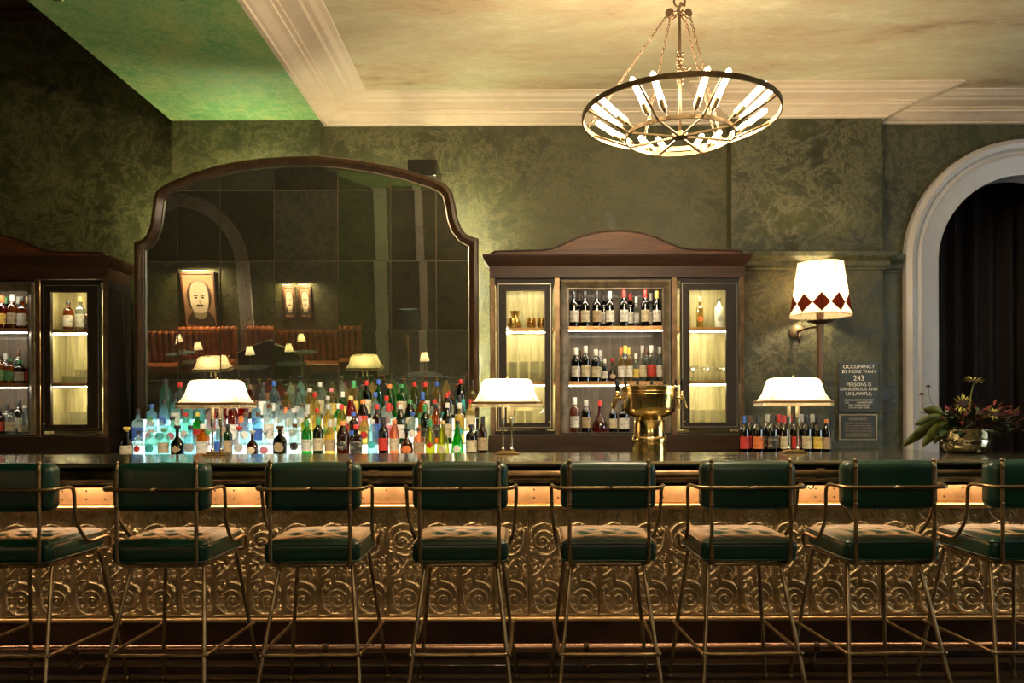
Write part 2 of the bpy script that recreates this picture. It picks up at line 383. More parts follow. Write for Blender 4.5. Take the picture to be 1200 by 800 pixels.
# window in the right-hand wall, out of frame: the cool daylight on the arch comes from it
wf = bmesh.new()
for z0, z1 in ((0.9, 1.0), (2.0, 2.05), (3.2, 3.3)): box(wf, 6.34, 6.42, 2.4, 4.6, z0, z1)
for y0, y1 in ((2.4, 2.5), (3.47, 3.53), (4.5, 4.6)): box(wf, 6.34, 6.42, y0, y1, 0.9, 3.3)
struct('window_1', wf, M['arch_trim'])
light('window_daylight', 'AREA', (6.30, 3.5, 2.1), P_DAY, COOL, 2.0, rot=(0, -PI/2, 0), size_y=2.2)

# ------------------------------------------------------------------ front bar
BT = 1.16
bar = thing('bar_counter', 'long bar counter with a polished top and scrolled brass relief front behind the stools', 'bar counter', (0, 4.3, 0))
def bp(name, bm, mat, **k):
    for v in bm.verts: v.co.y -= 4.3
    return obj(name, bm, mat, bar, **k)
BX0, BX1 = -4.6, 4.6
bp('countertop', sweep_x([(3.92, BT-0.004), (3.915, BT-0.012), (3.915, BT-0.022), (3.93, BT-0.030), (4.80, BT-0.030), (4.80, BT-0.004), (4.79, BT), (3.93, BT)], BX0, BX1), M['black_top'])
bp('front_moulding', sweep_x([(3.95, BT-0.031), (3.93, BT-0.045), (3.94, BT-0.06), (4.02, BT-0.075), (4.03, BT-0.09), (4.06, BT-0.10), (4.10, BT-0.125), (4.185, BT-0.13), (4.185, BT-0.15), (4.20, BT-0.15), (4.20, BT-0.125), (4.78, BT-0.125), (4.78, BT-0.031)], BX0, BX1), M['black'])
bp('carcass', Box(BX0, BX1, 4.37, 4.75, 0.02, BT-0.126), M['wood'])
cb = bmesh.new(); box(cb, BX0, BX1, 4.345, 4.37, 0.905, 1.033)
bp('copper_band', cb, M['copper'])
rv = bmesh.new()
x = BX0+0.1; k = 0
while x < BX1:
    for z in (0.978, 0.932):
        sphere(rv, (x, 4.345, z), 0.006, 6)
    x += 0.105 if k % 2 else 0.135; k += 1
bp('rivets', rv, M['iron'])
bp('bullnose', sweep_x([(4.37, 0.903), (4.315, 0.903)]+[(4.315-0.018*math.sin(PI*t/8), 0.887+0.016*math.cos(PI*t/8)) for t in range(9)]+[(4.315, 0.869), (4.37, 0.869)], BX0, BX1), M['brass_glow'], smooth=True, auto=30)
bp('kick_trim', sweep_x([(4.36, 0.272), (4.325, 0.272)]+[(4.325-0.012*math.sin(PI*t/8), 0.258+0.013*math.cos(PI*t/8)) for t in range(9)]+[(4.325, 0.244), (4.36, 0.244)], BX0, BX1), M['brass_glow'], smooth=True, auto=30)
bp('kick_panel', Box(BX0, BX1, 4.355, 4.37, 0.085, 0.2435), plain('copper_brown_kick', (0.060, 0.026, 0.014), 0.4, 0.3, var=0.5, bscale=3))
bp('plinth', Box(BX0, BX1, 4.20, 4.369, 0.0, 0.045, 0.004), M['wood'])
bp('plinth_step', Box(BX0, BX1, 4.30, 4.369, 0.046, 0.084, 0.004), M['wood'])
# arm rail with collars and brackets
ar = Tube([(BX0, 3.90, 1.095), (BX1, 3.90, 1.095)], 0.022, 16)
bp('arm_rail', ar, M['brass_dark'], smooth=True, auto=40)
for xx in (-3.0, -1.9, -0.75, 0.36, 1.49, 2.62, 3.6):
    b_ = Tube([(xx-0.022, 3.90, 1.095), (xx+0.022, 3.90, 1.095)], 0.029, 16); box(b_, xx-0.012, xx+0.012, 3.90, 4.06, 1.085, 1.102)
    bp('rail_bracket', b_, M['brass_dark'], smooth=True, auto=40)
fr = Tube([(BX0, 4.12, 0.165), (BX1, 4.12, 0.165)], 0.019, 14)
bp('foot_rail', fr, plain('copper_foot_rail', (0.62, 0.36, 0.24), 0.24, 1.0), smooth=True, auto=40)
for xx in (-3.35, -2.38, -1.05, 0.33, 1.55, 2.6, 3.7):
    b_ = Tube(smooth_path([(xx, 4.12, 0.165), (xx, 4.14, 0.12), (xx-0.02, 4.10, 0.09), (xx, 4.12, 0.05), (xx+0.01, 4.18, 0.055), (xx, 4.22, 0.049)]), 0.008, 8)
    tube(b_, [(xx-0.014, 4.12, 0.165), (xx+0.014, 4.12, 0.165)], 0.023, 12)
    bp('foot_rail_bracket', b_, M['iron'], smooth=True, auto=40)
# under-bar light
bp('light_strip', Box(BX0, BX1, 4.225, 4.245, BT-0.137, BT-0.1255), M['underbar'])
# double coat hook
for xx in (-2.9, -0.55, 1.53, 3.1):
    hk = Tube(smooth_path([(xx-0.032, 4.19, 1.018), (xx-0.036, 4.19, 1.000), (xx-0.02, 4.19, 0.992), (xx-0.004, 4.20, 1.005), (xx, 4.22, 1.02)]), 0.0035, 6)
    tube(hk, smooth_path([(xx+0.032, 4.19, 1.018), (xx+0.036, 4.19, 1.000), (xx+0.02, 4.19, 0.992), (xx+0.004, 4.20, 1.005), (xx, 4.22, 1.02)]), 0.0035, 6)
    tube(hk, [(xx, 4.22, 1.034), (xx, 4.22, 0.99)], 0.004, 6)
    bp('coat_hook', hk, M['black'])
# relief tile
def relief_tile():
    TW, TH, NX, NZ = 0.1965, 0.595, 92, 278
    W_, H_ = 212.0, 640.0
    X, Y = np.meshgrid(np.linspace(0, W_, NX), np.linspace(0, H_, NZ)); Hh = np.zeros_like(X)
    def dab(x, y, r, h):
        x0, x1 = max(0, int((x-r)/W_*(NX-1))), min(NX, int((x+r)/W_*(NX-1))+2); y0, y1 = max(0, int((y-r)/H_*(NZ-1))), min(NZ, int((y+r)/H_*(NZ-1))+2)
        if x1 <= x0 or y1 <= y0: return
        d2 = ((X[y0:y1, x0:x1]-x)**2+(Y[y0:y1, x0:x1]-y)**2)/r/r
        Hh[y0:y1, x0:x1] = np.maximum(Hh[y0:y1, x0:x1], h*np.sqrt(np.clip(1-d2, 0, 1)))
    def groove(x, y, r, h):
        x0, x1 = max(0, int((x-r)/W_*(NX-1))), min(NX, int((x+r)/W_*(NX-1))+2); y0, y1 = max(0, int((y-r)/H_*(NZ-1))), min(NZ, int((y+r)/H_*(NZ-1))+2)
        if x1 <= x0 or y1 <= y0: return
        d2 = ((X[y0:y1, x0:x1]-x)**2+(Y[y0:y1, x0:x1]-y)**2)/r/r
        Hh[y0:y1, x0:x1] = np.minimum(Hh[y0:y1, x0:x1], np.where(d2 < 1, h, 9.0))
    def stroke(pts, r0, r1, h=1.0, bulge=0.0):
        P = smooth_path([(a, b, 0) for a, b in pts], 14); n = len(P)
        for i, p in enumerate(P):
            t = i/(n-1); r = r0+(r1-r0)*t+bulge*math.sin(PI*t); dab(p.x, p.y, max(r, 2.2), h*(0.55+0.45*min(1, r/7)))
    def spiral(cx, cy, r, turns, a0, sgn, w0, w1, h=1.0, rmin=6):
        n = int(60*turns)
        for i in range(n+1):
            t = i/n; rr = r+(rmin-r)*t**0.8; a = a0+sgn*2*PI*turns*t
            dab(cx+rr*math.cos(a), cy+rr*math.sin(a), w0+(w1-w0)*t, h)
        dab(cx, cy, 11, 1.25*h)
    def leaf(x, y, ang, L, w, curl=0.8, h=1.0):
        tr_ = []
        for i in range(26):
            t = i/25; a = ang+curl*t; x += math.cos(a)*L/25; y += math.sin(a)*L/25
            dab(x, y, max(2.0, 1.25*w*math.sin(PI*(0.12+0.86*t))), h*(0.5+0.5*math.sin(PI*t))); tr_.append((x, y))
        for x, y in tr_[3:18]: groove(x, y, 1.9, 0.35*h)
    def motif(oy, mir, s=1.0):
        f = (lambda px: W_-px) if mir else (lambda px: px); g = -1 if mir else 1
        def S(pts, *a, **k): stroke([(f(px), oy+py) for px, py in pts], *a, **k)
        def L(px, py, ang, *a, curl=0.8, **k): leaf(f(px), oy+py, (PI-ang) if mir else ang, *a, curl=curl*g, **k)
        # main volute, centre (126, 110)
        spiral(f(126), oy+110, 68*s, 1.75, (PI-(-2.6)) if mir else -2.6, 1*g, 6, 6)
        S([(28, 70), (34, 120), (48, 160), (88, 192), (130, 190), (165, 170)], 5, 7, 1.0, 4)
        S([(196, 120), (200, 70), (176, 25), (140, 8), (110, 2)], 4, 8, 0.9, 3)
        for q, (px, py) in enumerate(((36, 100), (44, 140), (66, 170))): L(px, py, -0.5+0.5*q, 40, 8, curl=1.1)
        for q, (px, py) in enumerate(((150, 178), (172, 160), (188, 138))): L(px, py, 1.0-1.0*q, 30, 7, curl=-1.2)
        L(170, 168, 0.5, 42, 8, curl=-1.4); L(172, 165, -0.9, 36, 6, curl=0.9)
        for q in range(7):
            a = -0.9+q*0.75; L(126+84*math.cos(a), 100+84*math.sin(a), a+1.0, 26, 6, curl=1.5, h=0.75)
        for q in range(5):
            a = 0.3+q*1.2; L(126+44*math.cos(a), 110+44*math.sin(a), a+1.4, 20, 5, curl=1.3, h=0.7)
        L(30, 72, -1.9, 40, 8, curl=1.4); L(60, 60, -2.6, 42, 8, curl=1.2); L(86, 38, -2.5, 36, 7, curl=1.5)
    motif(430, False); motif(80, True)
    # middle leaves between the two volutes
    stroke([(30, 400), (70, 372), (104, 340), (120, 310)], 6, 10, 1.0, 3)
    stroke([(104, 400), (110, 440), (140, 450), (168, 430), (160, 390)], 5, 6, 0.9)
    stroke([(168, 430), (184, 380), (176, 330), (190, 290)], 7, 4, 1.0, 3)
    for q in range(4):
        leaf(182-q*2, 410-q*32, -0.4, 22, 6, -0.8); leaf(176-q*2, 410-q*32, -2.7, 22, 6, 0.8)
    leaf(60, 380, -2.4, 46, 9, 1.2); leaf(96, 350, 2.6, 52, 8, -1.2); leaf(60, 330, 0.4, 60, 8, 1.2); leaf(36, 440, -0.9, 50, 8, 1.0)
    leaf(30, 300, 0.9, 44, 8, -1.2); leaf(120, 350, -0.2, 44, 7, 1.3); leaf(40, 340, -1.6, 40, 7, 1.4)
    # upper band: small scrolls
    spiral(150, 48, 40, 1.6, 2.5, 1, 5, 4, 0.7); stroke([(20, 20), (50, 60), (90, 84), (130, 92)], 6, 5, 0.7, 4)
    leaf(30, 80, -1.0, 44, 8, 0.9, 0.7); leaf(70, 70, -1.3, 44, 8, 0.9, 0.7); leaf(96, 30, -2.9, 40, 7, 0.9, 0.7)
    rq = random.Random(4)
    for q in range(900):
        x_, y_ = rq.uniform(18, W_-18), rq.uniform(14, H_-14); i_, j_ = int(y_/H_*(NZ-1)), int(x_/W_*(NX-1))
        if Hh[max(0, i_-4):i_+5, max(0, j_-4):j_+5].max() < 0.08: leaf(x_, y_, rq.uniform(0, 6.28), rq.uniform(16, 26), rq.uniform(4, 6), rq.choice([-1.6, 1.6]), 0.6)
    for yy in (3, 636):
        for xx in np.linspace(0, W_, 40): dab(xx, yy, 4, 0.5)
    edge = np.minimum(X, W_-X); Z = Hh*0.019
    Z = np.where(edge < 9, 0.004*np.clip(1-np.abs(edge-6)/3.5, 0, 1), Z); Z = np.where(edge < 1.5, -0.003, Z)
    Z += 0.0005*np.sin(X*0.9)*np.sin(Y*0.83)
    vs = np.stack([X/W_*TW, -Z, TH*(1-Y/H_)], -1).reshape(-1, 3)
    idx = np.arange(NX*NZ).reshape(NZ, NX)
    f = np.stack([idx[1:, :-1], idx[1:, 1:], idx[:-1, 1:], idx[:-1, :-1]], -1).reshape(-1, 4)
    me = bpy.data.meshes.new('relief_panel'); me.from_pydata(vs.tolist(), [], f.tolist())
    for p in me.polygons: p.use_smooth = True
    me.materials.append(M['tin']); return me, TW
tile_me, TW = relief_tile()
k = 0; x = at(454, 600, 4.35)[0]-TW*16
while x < 3.6:
    o = bpy.data.objects.new('relief_panel', tile_me); C.objects.link(o); o.parent = bar
    o.location = (x, 4.352-4.3, 0.2725); x += TW; k += 1

# ------------------------------------------------------------------ bar stools
def cushion(bm, x0, x1, y0, y1, z0, z1, rad, n=(22, 20, 8), top=None):
    """rounded box from a subdivided cube"""
    cx, cy, cz = (x0+x1)/2, (y0+y1)/2, (z0+z1)/2; hx, hy, hz = (x1-x0)/2, (y1-y0)/2, (z1-z0)/2
    cache = {}
    def vert(i, j, k):
        key = (i, j, k)
        if key in cache: return cache[key]
        p = Vector(((2*i/n[0]-1)*hx, (2*j/n[1]-1)*hy, (2*k/n[2]-1)*hz))
        q = Vector((max(-hx+rad, min(hx-rad, p.x)), max(-hy+rad, min(hy-rad, p.y)), max(-hz+rad, min(hz-rad, p.z))))
        d = p-q
        if d.length > 1e-9 and ((abs(p.x) > hx-rad)+(abs(p.y) > hy-rad)+(abs(p.z) > hz-rad)) > 1:
            d = d.normalized()*min(rad, d.length) if d.length > rad else d
            p = q+d
        if top: p = top(p, hx, hy, hz)
        cache[key] = bm.verts.new((p.x+cx, p.y+cy, p.z+cz)); return cache[key]
    nx, ny, nz = n
    for i in range(nx):
        for j in range(ny):
            bm.faces.new((vert(i, j, 0), vert(i, j+1, 0), vert(i+1, j+1, 0), vert(i+1, j, 0)))
            bm.faces.new((vert(i, j, nz), vert(i+1, j, nz), vert(i+1, j+1, nz), vert(i, j+1, nz)))
    for i in range(nx):
        for k in range(nz):
            bm.faces.new((vert(i, 0, k), vert(i+1, 0, k), vert(i+1, 0, k+1), vert(i, 0, k+1)))
            bm.faces.new((vert(i, ny, k), vert(i, ny, k+1), vert(i+1, ny, k+1), vert(i+1, ny, k)))
    for j in range(ny):
        for k in range(nz):
            bm.faces.new((vert(0, j, k), vert(0, j, k+1), vert(0, j+1, k+1), vert(0, j+1, k)))
            bm.faces.new((vert(nx, j, k), vert(nx, j+1, k), vert(nx, j+1, k+1), vert(nx, j, k+1)))
    return bm
BUT = [(-0.11, -0.09), (0.0, -0.09), (0.11, -0.09), (-0.055, 0.03), (0.055, 0.03), (-0.11, 0.13), (0.0, 0.13), (0.11, 0.13)]
def seat_top(p, hx, hy, hz):
    if p.z > 0:
        u, v = p.x/hx, p.y/hy
        b = 0.018*(1-u**4)*(1-v**4)
        for bx, by in BUT:
            d = math.hypot(p.x-bx, p.y-by); b -= 0.005*math.exp(-(d/0.018)**2)+0.010*math.exp(-(d/0.045)**2)
        b -= 0.004*math.exp(-(((p.x+p.y*0.9) % 0.11-0.055)/0.008)**2)*(1-u**4)*(1-v**4)
        p.z += b*(p.z/hz)
    return p
def back_top(p, hx, hy, hz):
    u, v = p.x/hx, p.z/hz
    p.y += (0.008 if p.y > 0 else -0.008)*(1-u*u)*(1-v*v); p.z += (0.006 if p.z > 0 else -0.006)*(1-u*u); return p
def make_stool():
    t = thing('bar_stool', 'x', 'bar stool', (0, 3.5, 0))
    bm = bmesh.new(); cushion(bm, -0.218, 0.218, 0.015, 0.485, 0.725, 0.825, 0.03, (44, 48, 8), seat_top)
    seat = obj('seat', bm, M['leather'], t, smooth=True)
    pr = lambda z: round_path([(0, 0.012, z), (0.214, 0.012, z), (0.216, 0.487, z), (-0.216, 0.487, z), (-0.214, 0.012, z), (0, 0.012, z)], 0.035, 5)[:-1]
    pb = Tube(pr(0.812), 0.004, 6, True); tube(pb, pr(0.736), 0.004, 6, True)
    obj('piping', pb, M['leather'], seat, smooth=True)
    bt = bmesh.new()
    for bx, by in BUT: sphere(bt, (bx, by+0.25, 0.827), 0.006, 8, 0.4)
    obj('tufting_buttons', bt, M['leather'], seat, smooth=True)
    bm = bmesh.new(); cushion(bm, -0.218, 0.218, 0.022, 0.115, 0.965, 1.178, 0.035, (28, 10, 20), back_top)
    bk = obj('backrest', bm, M['leather'], t, smooth=True)
    for s in (-1, 1):
        fr = bmesh.new()
        tube(fr, smooth_path([(s*0.178, 0.0, 1.182), (s*0.178, 0, 1.0), (s*0.178, 0.0, 0.80), (s*0.174, 0.008, 0.735), (s*0.155, 0.05, 0.712)]), 0.0088, 10)
        sphere(fr, (s*0.178, 0, 1.185), 0.0115, 10)
        for z in (1.158, 1.065, 0.99): sphere(fr, (s*0.178, -0.006, z), 0.0085, 8)
        obj('back_post', fr, M['brass_old'], t, smooth=True)
    for s in (-1, 1):
        am = Tube(smooth_path([(0, -0.008, 1.065), (s*0.15, -0.008, 1.065), (s*0.225, -0.002, 1.066), (s*0.25, 0.045, 1.069), (s*0.256, 0.105, 1.068), (s*0.257, 0.135, 1.045), (s*0.254, 0.148, 0.97), (s*0.248, 0.17, 0.90),
                               (s*0.240, 0.24, 0.825), (s*0.232, 0.31, 0.787), (s*0.229, 0.40, 0.785), (s*0.228, 0.475, 0.785), (s*0.226, 0.508, 0.765), (s*0.218, 0.512, 0.72), (s*0.19, 0.50, 0.712)], 5), 0.0085, 10)
        obj('armrest', am, M['brass_old'], t, smooth=True)
    sf = Tube(round_path([(0, 0.05, 0.712), (0.17, 0.05, 0.712), (0.19, 0.50, 0.712), (-0.19, 0.50, 0.712), (-0.17, 0.05, 0.712), (0, 0.05, 0.712)], 0.03)[:-1], 0.009, 8, True)
    obj('seat_frame', sf, M['brass_old'], t, smooth=True)
    for s in (-1, 1):
        for top, foot in (((s*0.166, 0.12, 0.714), (s*0.247, -0.095, 0.012)), ((s*0.178, 0.495, 0.714), (s*0.255, 0.625, 0.012))):
            lg = Tube([top, foot], 0.0098, 10)
            L = obj('leg', lg, M['brass_old'], t, smooth=True, auto=50)
            gl = bmesh.new(); lathe(gl, [(0.013, 0), (0.015, 0.004), (0.012, 0.014), (0.010, 0.02)], (foot[0], foot[1], 0.0), 10); obj('foot_glide', gl, M['brass_old'], L, smooth=True)
    fz = 0.318
    fb = Tube(round_path([(-0.238, 0.575, 0.305), (-0.225, 0.02, fz), (-0.21, -0.008, fz), (0.21, -0.008, fz), (0.225, 0.02, fz), (0.238, 0.575, 0.305)], 0.03, 4), 0.0088, 10)
    for s in (-1, 1): sphere(fb, (s*0.238, 0.58, 0.305), 0.012, 8); sphere(fb, (s*0.223, -0.006, fz), 0.011, 8)
    obj('footrest', fb, M['brass_old'], t, smooth=True, auto=50)
    return t
stool0 = make_stool()
where = ['cut off by the left edge, below the left drinks cabinet', 'below the left end of the bottle display', 'below the middle of the bottle display',
         'below the right end of the bottle display', 'just left of and below the brass tap tower', 'left of the coat hook, below the wine bottles on the right',
         'right of the coat hook, below the occupancy sign', 'cut off by the right edge, below the flower bowl']
rots = [0.0, 0.012, 0.03, 0.01, -0.015, 0.0, 0.012, -0.01]
for i, (cx, lb) in enumerate(zip((-1, 183, 363, 538, 713.5, 880, 1048.5, 1221), where)):
    X = (cx-613)*3.5/910; lab = 'green leather bar stool '+lb
    if i == 0: s = stool0; s.location = (X, 3.5, 0); s['label'] = lab; s['group'] = 'bar stools along the counter'
    else: s = dup(stool0, (X, 3.5, 0), rots[i], lab, 'bar stools along the counter')

# ------------------------------------------------------------------ back bar, wall mirror
bb = thing('back_bar_counter', 'dark wooden back counter carrying bottles and cabinets below the mirror', 'counter', (0, 6.4, 0))
def bbp(name, bm, mat):
    for v in bm.verts: v.co.y -= 6.4
    return obj(name, bm, mat, bb)
bbp('countertop', Box(-6.2, 3.4, 5.82, 6.995, 1.045, 1.08, 0.004), M['black_top'])
bbp('base_cabinet', Box(-6.2, 3.4, 5.88, 6.995, 0.0, 1.0445), M['wood'])

TA = math.radians(6.2)
def mir_t(py): return (6.93-0.30*-0 - (math.tan(TA)*(EYE-1.1)))/(1+math.tan(TA)*(485-py)/910)
def mir_p(px, py, out=0.0):
    t = mir_t(py); p = Vector(((px-613)*t/910, t, EYE+(485-py)*t/910))
    return p + Vector((0, -math.cos(TA), -math.sin(TA)))*out
outl = [(160, 524), (160, 283), (164.7, 281.5), (170, 279), (175, 273), (178.5, 264), (180.5, 252), (182, 240), (183, 231), (186, 223), (192, 218)]
top_arc = [(205, 211.5), (230, 201.5), (255, 194), (280, 189), (310, 185), (342, 183), (375, 182.5), (407, 185.5), (440, 190.5), (475, 198)]
outr = [(509, 209), (524, 216), (531, 225), (534.6, 240), (537, 255), (541, 266), (547, 274), (556, 278.5), (561.5, 280), (561.5, 524)]
OUT = outl+top_arc+outr
def inset(poly, d):
    n = len(poly); res = []
    for i in range(n):
        a, b, c = Vector(poly[i-1]), Vector(poly[i]), Vector(poly[(i+1) % n])
        d1 = (b-a).normalized(); d2 = (c-b).normalized(); n1 = Vector((-d1.y, d1.x)); n2 = Vector((-d2.y, d2.x))
        m = (n1+n2)/(1+max(-0.3, n1.dot(n2))); res.append((b.x+m.x*d, b.y+m.y*d))
    return res
area = sum(OUT[i-1][0]*OUT[i][1]-OUT[i][0]*OUT[i-1][1] for i in range(len(OUT)))
sgn = 1 if area > 0 else -1
INN = inset(OUT, 11*sgn)
IN2 = inset(OUT, 13*sgn)
mirror = thing('wall_mirror', 'large arched antique mirror of aged glass tiles in a dark wooden frame', 'mirror', (-1.9, 6.93, 1.1))
MO = Vector((-1.9, 6.93, 1.1))
def mobj(name, bm, mat, **k):
    for v in bm.verts: v.co -= MO
    return obj(name, bm, mat, mirror, **k)
def ring_mesh(a, b, prof):
    """band between two outlines; prof = list of (mix 0..1, out)"""
    bm = bmesh.new(); n = len(a); rows = []
    for t, o in prof: rows.append([bm.verts.new(mir_p(a[i][0]*(1-t)+b[i][0]*t, a[i][1]*(1-t)+b[i][1]*t, o)) for i in range(n)])
    for r in range(len(rows)):
        q, s = rows[r], rows[(r+1) % len(rows)]
        for i in range(n): bm.faces.new((q[i], q[(i+1) % n], s[(i+1) % n], s[i]))
    bmesh.ops.recalc_face_normals(bm, faces=bm.faces); return bm
mobj('frame', ring_mesh(OUT, INN, [(0, -0.02), (0, 0.035), (0.12, 0.05), (0.45, 0.055), (0.8, 0.035), (1, 0.02), (1, -0.02)]), M['mirror_frame'], smooth=True, auto=40)
mobj('inner_bead', ring_mesh(INN, IN2, [(0, 0.0), (0, 0.022), (0.6, 0.024), (1, 0.004)]), M['bead'])
mobj('backboard', prism(bmesh.new(), [(0, 0), (1, 0), (1, 1)], 0, 1) if False else ring_mesh(inset(OUT, 6*sgn), inset(OUT, 14*sgn), [(0, -0.035), (0, -0.021), (1, -0.021), (1, -0.035)]), M['black'])
vx = [150, 209, 259, 322, 397, 459, 512, 575]; hy = [170, 222, 305, 386, 444, 540]
def clip(poly, x0, x1, y0, y1):
    for ax_, lim, keep in ((0, x0, 1), (0, x1, -1), (1, y0, 1), (1, y1, -1)):
        out = []
        for i in range(len(poly)):
            a, b = poly[i-1], poly[i]; ia = (a[ax_]-lim)*keep >= 0; ib = (b[ax_]-lim)*keep >= 0
            if ia != ib:
                t = (lim-a[ax_])/(b[ax_]-a[ax_]); out.append((a[0]+(b[0]-a[0])*t, a[1]+(b[1]-a[1])*t))
            if ib: out.append(b)
        poly = out
        if not poly: return []
    return poly
smoky = {(2, 1), (3, 0), (5, 1), (0, 1), (1, 1), (6, 1), (6, 2), (5, 2)}; green = {(4, 0), (4, 1), (4, 2), (3, 3), (4, 3), (5, 0), (3, 4)}
tr = random.Random(5)
for i in range(7):
    for j in range(5):
        pg = clip(IN2, vx[i]+0.6, vx[i+1]-0.6, hy[j]+0.6, hy[j+1]-0.6)
        if len(pg) < 3: continue
        xs = [p[0] for p in pg]; ys = [p[1] for p in pg]; cx_, cy_ = sum(xs)/len(xs), sum(ys)/len(ys)
        if max(xs)-min(xs) < 1 or max(ys)-min(ys) < 1: continue
        tx, ty = tr.uniform(-1, 1)*0.0025, tr.uniform(-1, 1)*0.0025
        bm = bmesh.new(); vs = []
        for x_, y_ in pg:
            vs.append(bm.verts.new(mir_p(x_, y_, 0.003+tx*(x_-cx_)/132+ty*(y_-cy_)/132)))
        f = bm.faces.new(vs); ex = bmesh.ops.extrude_face_region(bm, geom=[f])
        for v in [g for g in ex['geom'] if isinstance(g, bmesh.types.BMVert)]: v.co += Vector((0, math.cos(TA), math.sin(TA)))*0.006
        bmesh.ops.recalc_face_normals(bm, faces=bm.faces)
        mobj('mirror_tile', bm, M['mir'][1] if (i, j) in smoky else M['mir'][2] if (i, j) in green else M['mir'][0])
ly = lambda pts, out, w: None
# backing panel that closes the tiles from behind
bm = bmesh.new(); n_ = inset(OUT, 5*sgn); vs = [bm.verts.new(mir_p(x_, y_, -0.006)) for x_, y_ in n_]; f = bm.faces.new(vs)
ex = bmesh.ops.extrude_face_region(bm, geom=[f])
for v in [g for g in ex['geom'] if isinstance(g, bmesh.types.BMVert)]: v.co += Vector((0, math.cos(TA), math.sin(TA)))*0.012
bmesh.ops.recalc_face_normals(bm, faces=bm.faces); mobj('back_panel', bm, plain('tan_joint_backing', (0.20, 0.16, 0.10), 0.4, 0.3))
# glowing strips behind the frame
for a, b, hm in ((1, 11, 'halo_side'), (12, 17, 'halo'), (18, 21, 'halo'), (21, 31, 'halo_side')):
    st = inset(OUT, 6*sgn)[a:b]
    pts = [mir_p(x_, y_, -0.075) for x_, y_ in st]
    mobj('backlight_strip', tube(bmesh.new(), pts, 0.006, 6), M[hm])
for px in (230, 340, 500):
    p = mir_p(px, 260, 0); mobj('hanging_bracket', Box(p.x-0.02, p.x+0.02, p.y+0.03, 6.99, p.z-0.02, p.z+0.02), M['iron'])
p = mir_p(494, 200, 0); mobj('mounting_box', Box(p.x-0.12, p.x+0.13, p.y+0.05, 7.15, p.z-0.02, p.z+0.12, 0.01), M['black'])

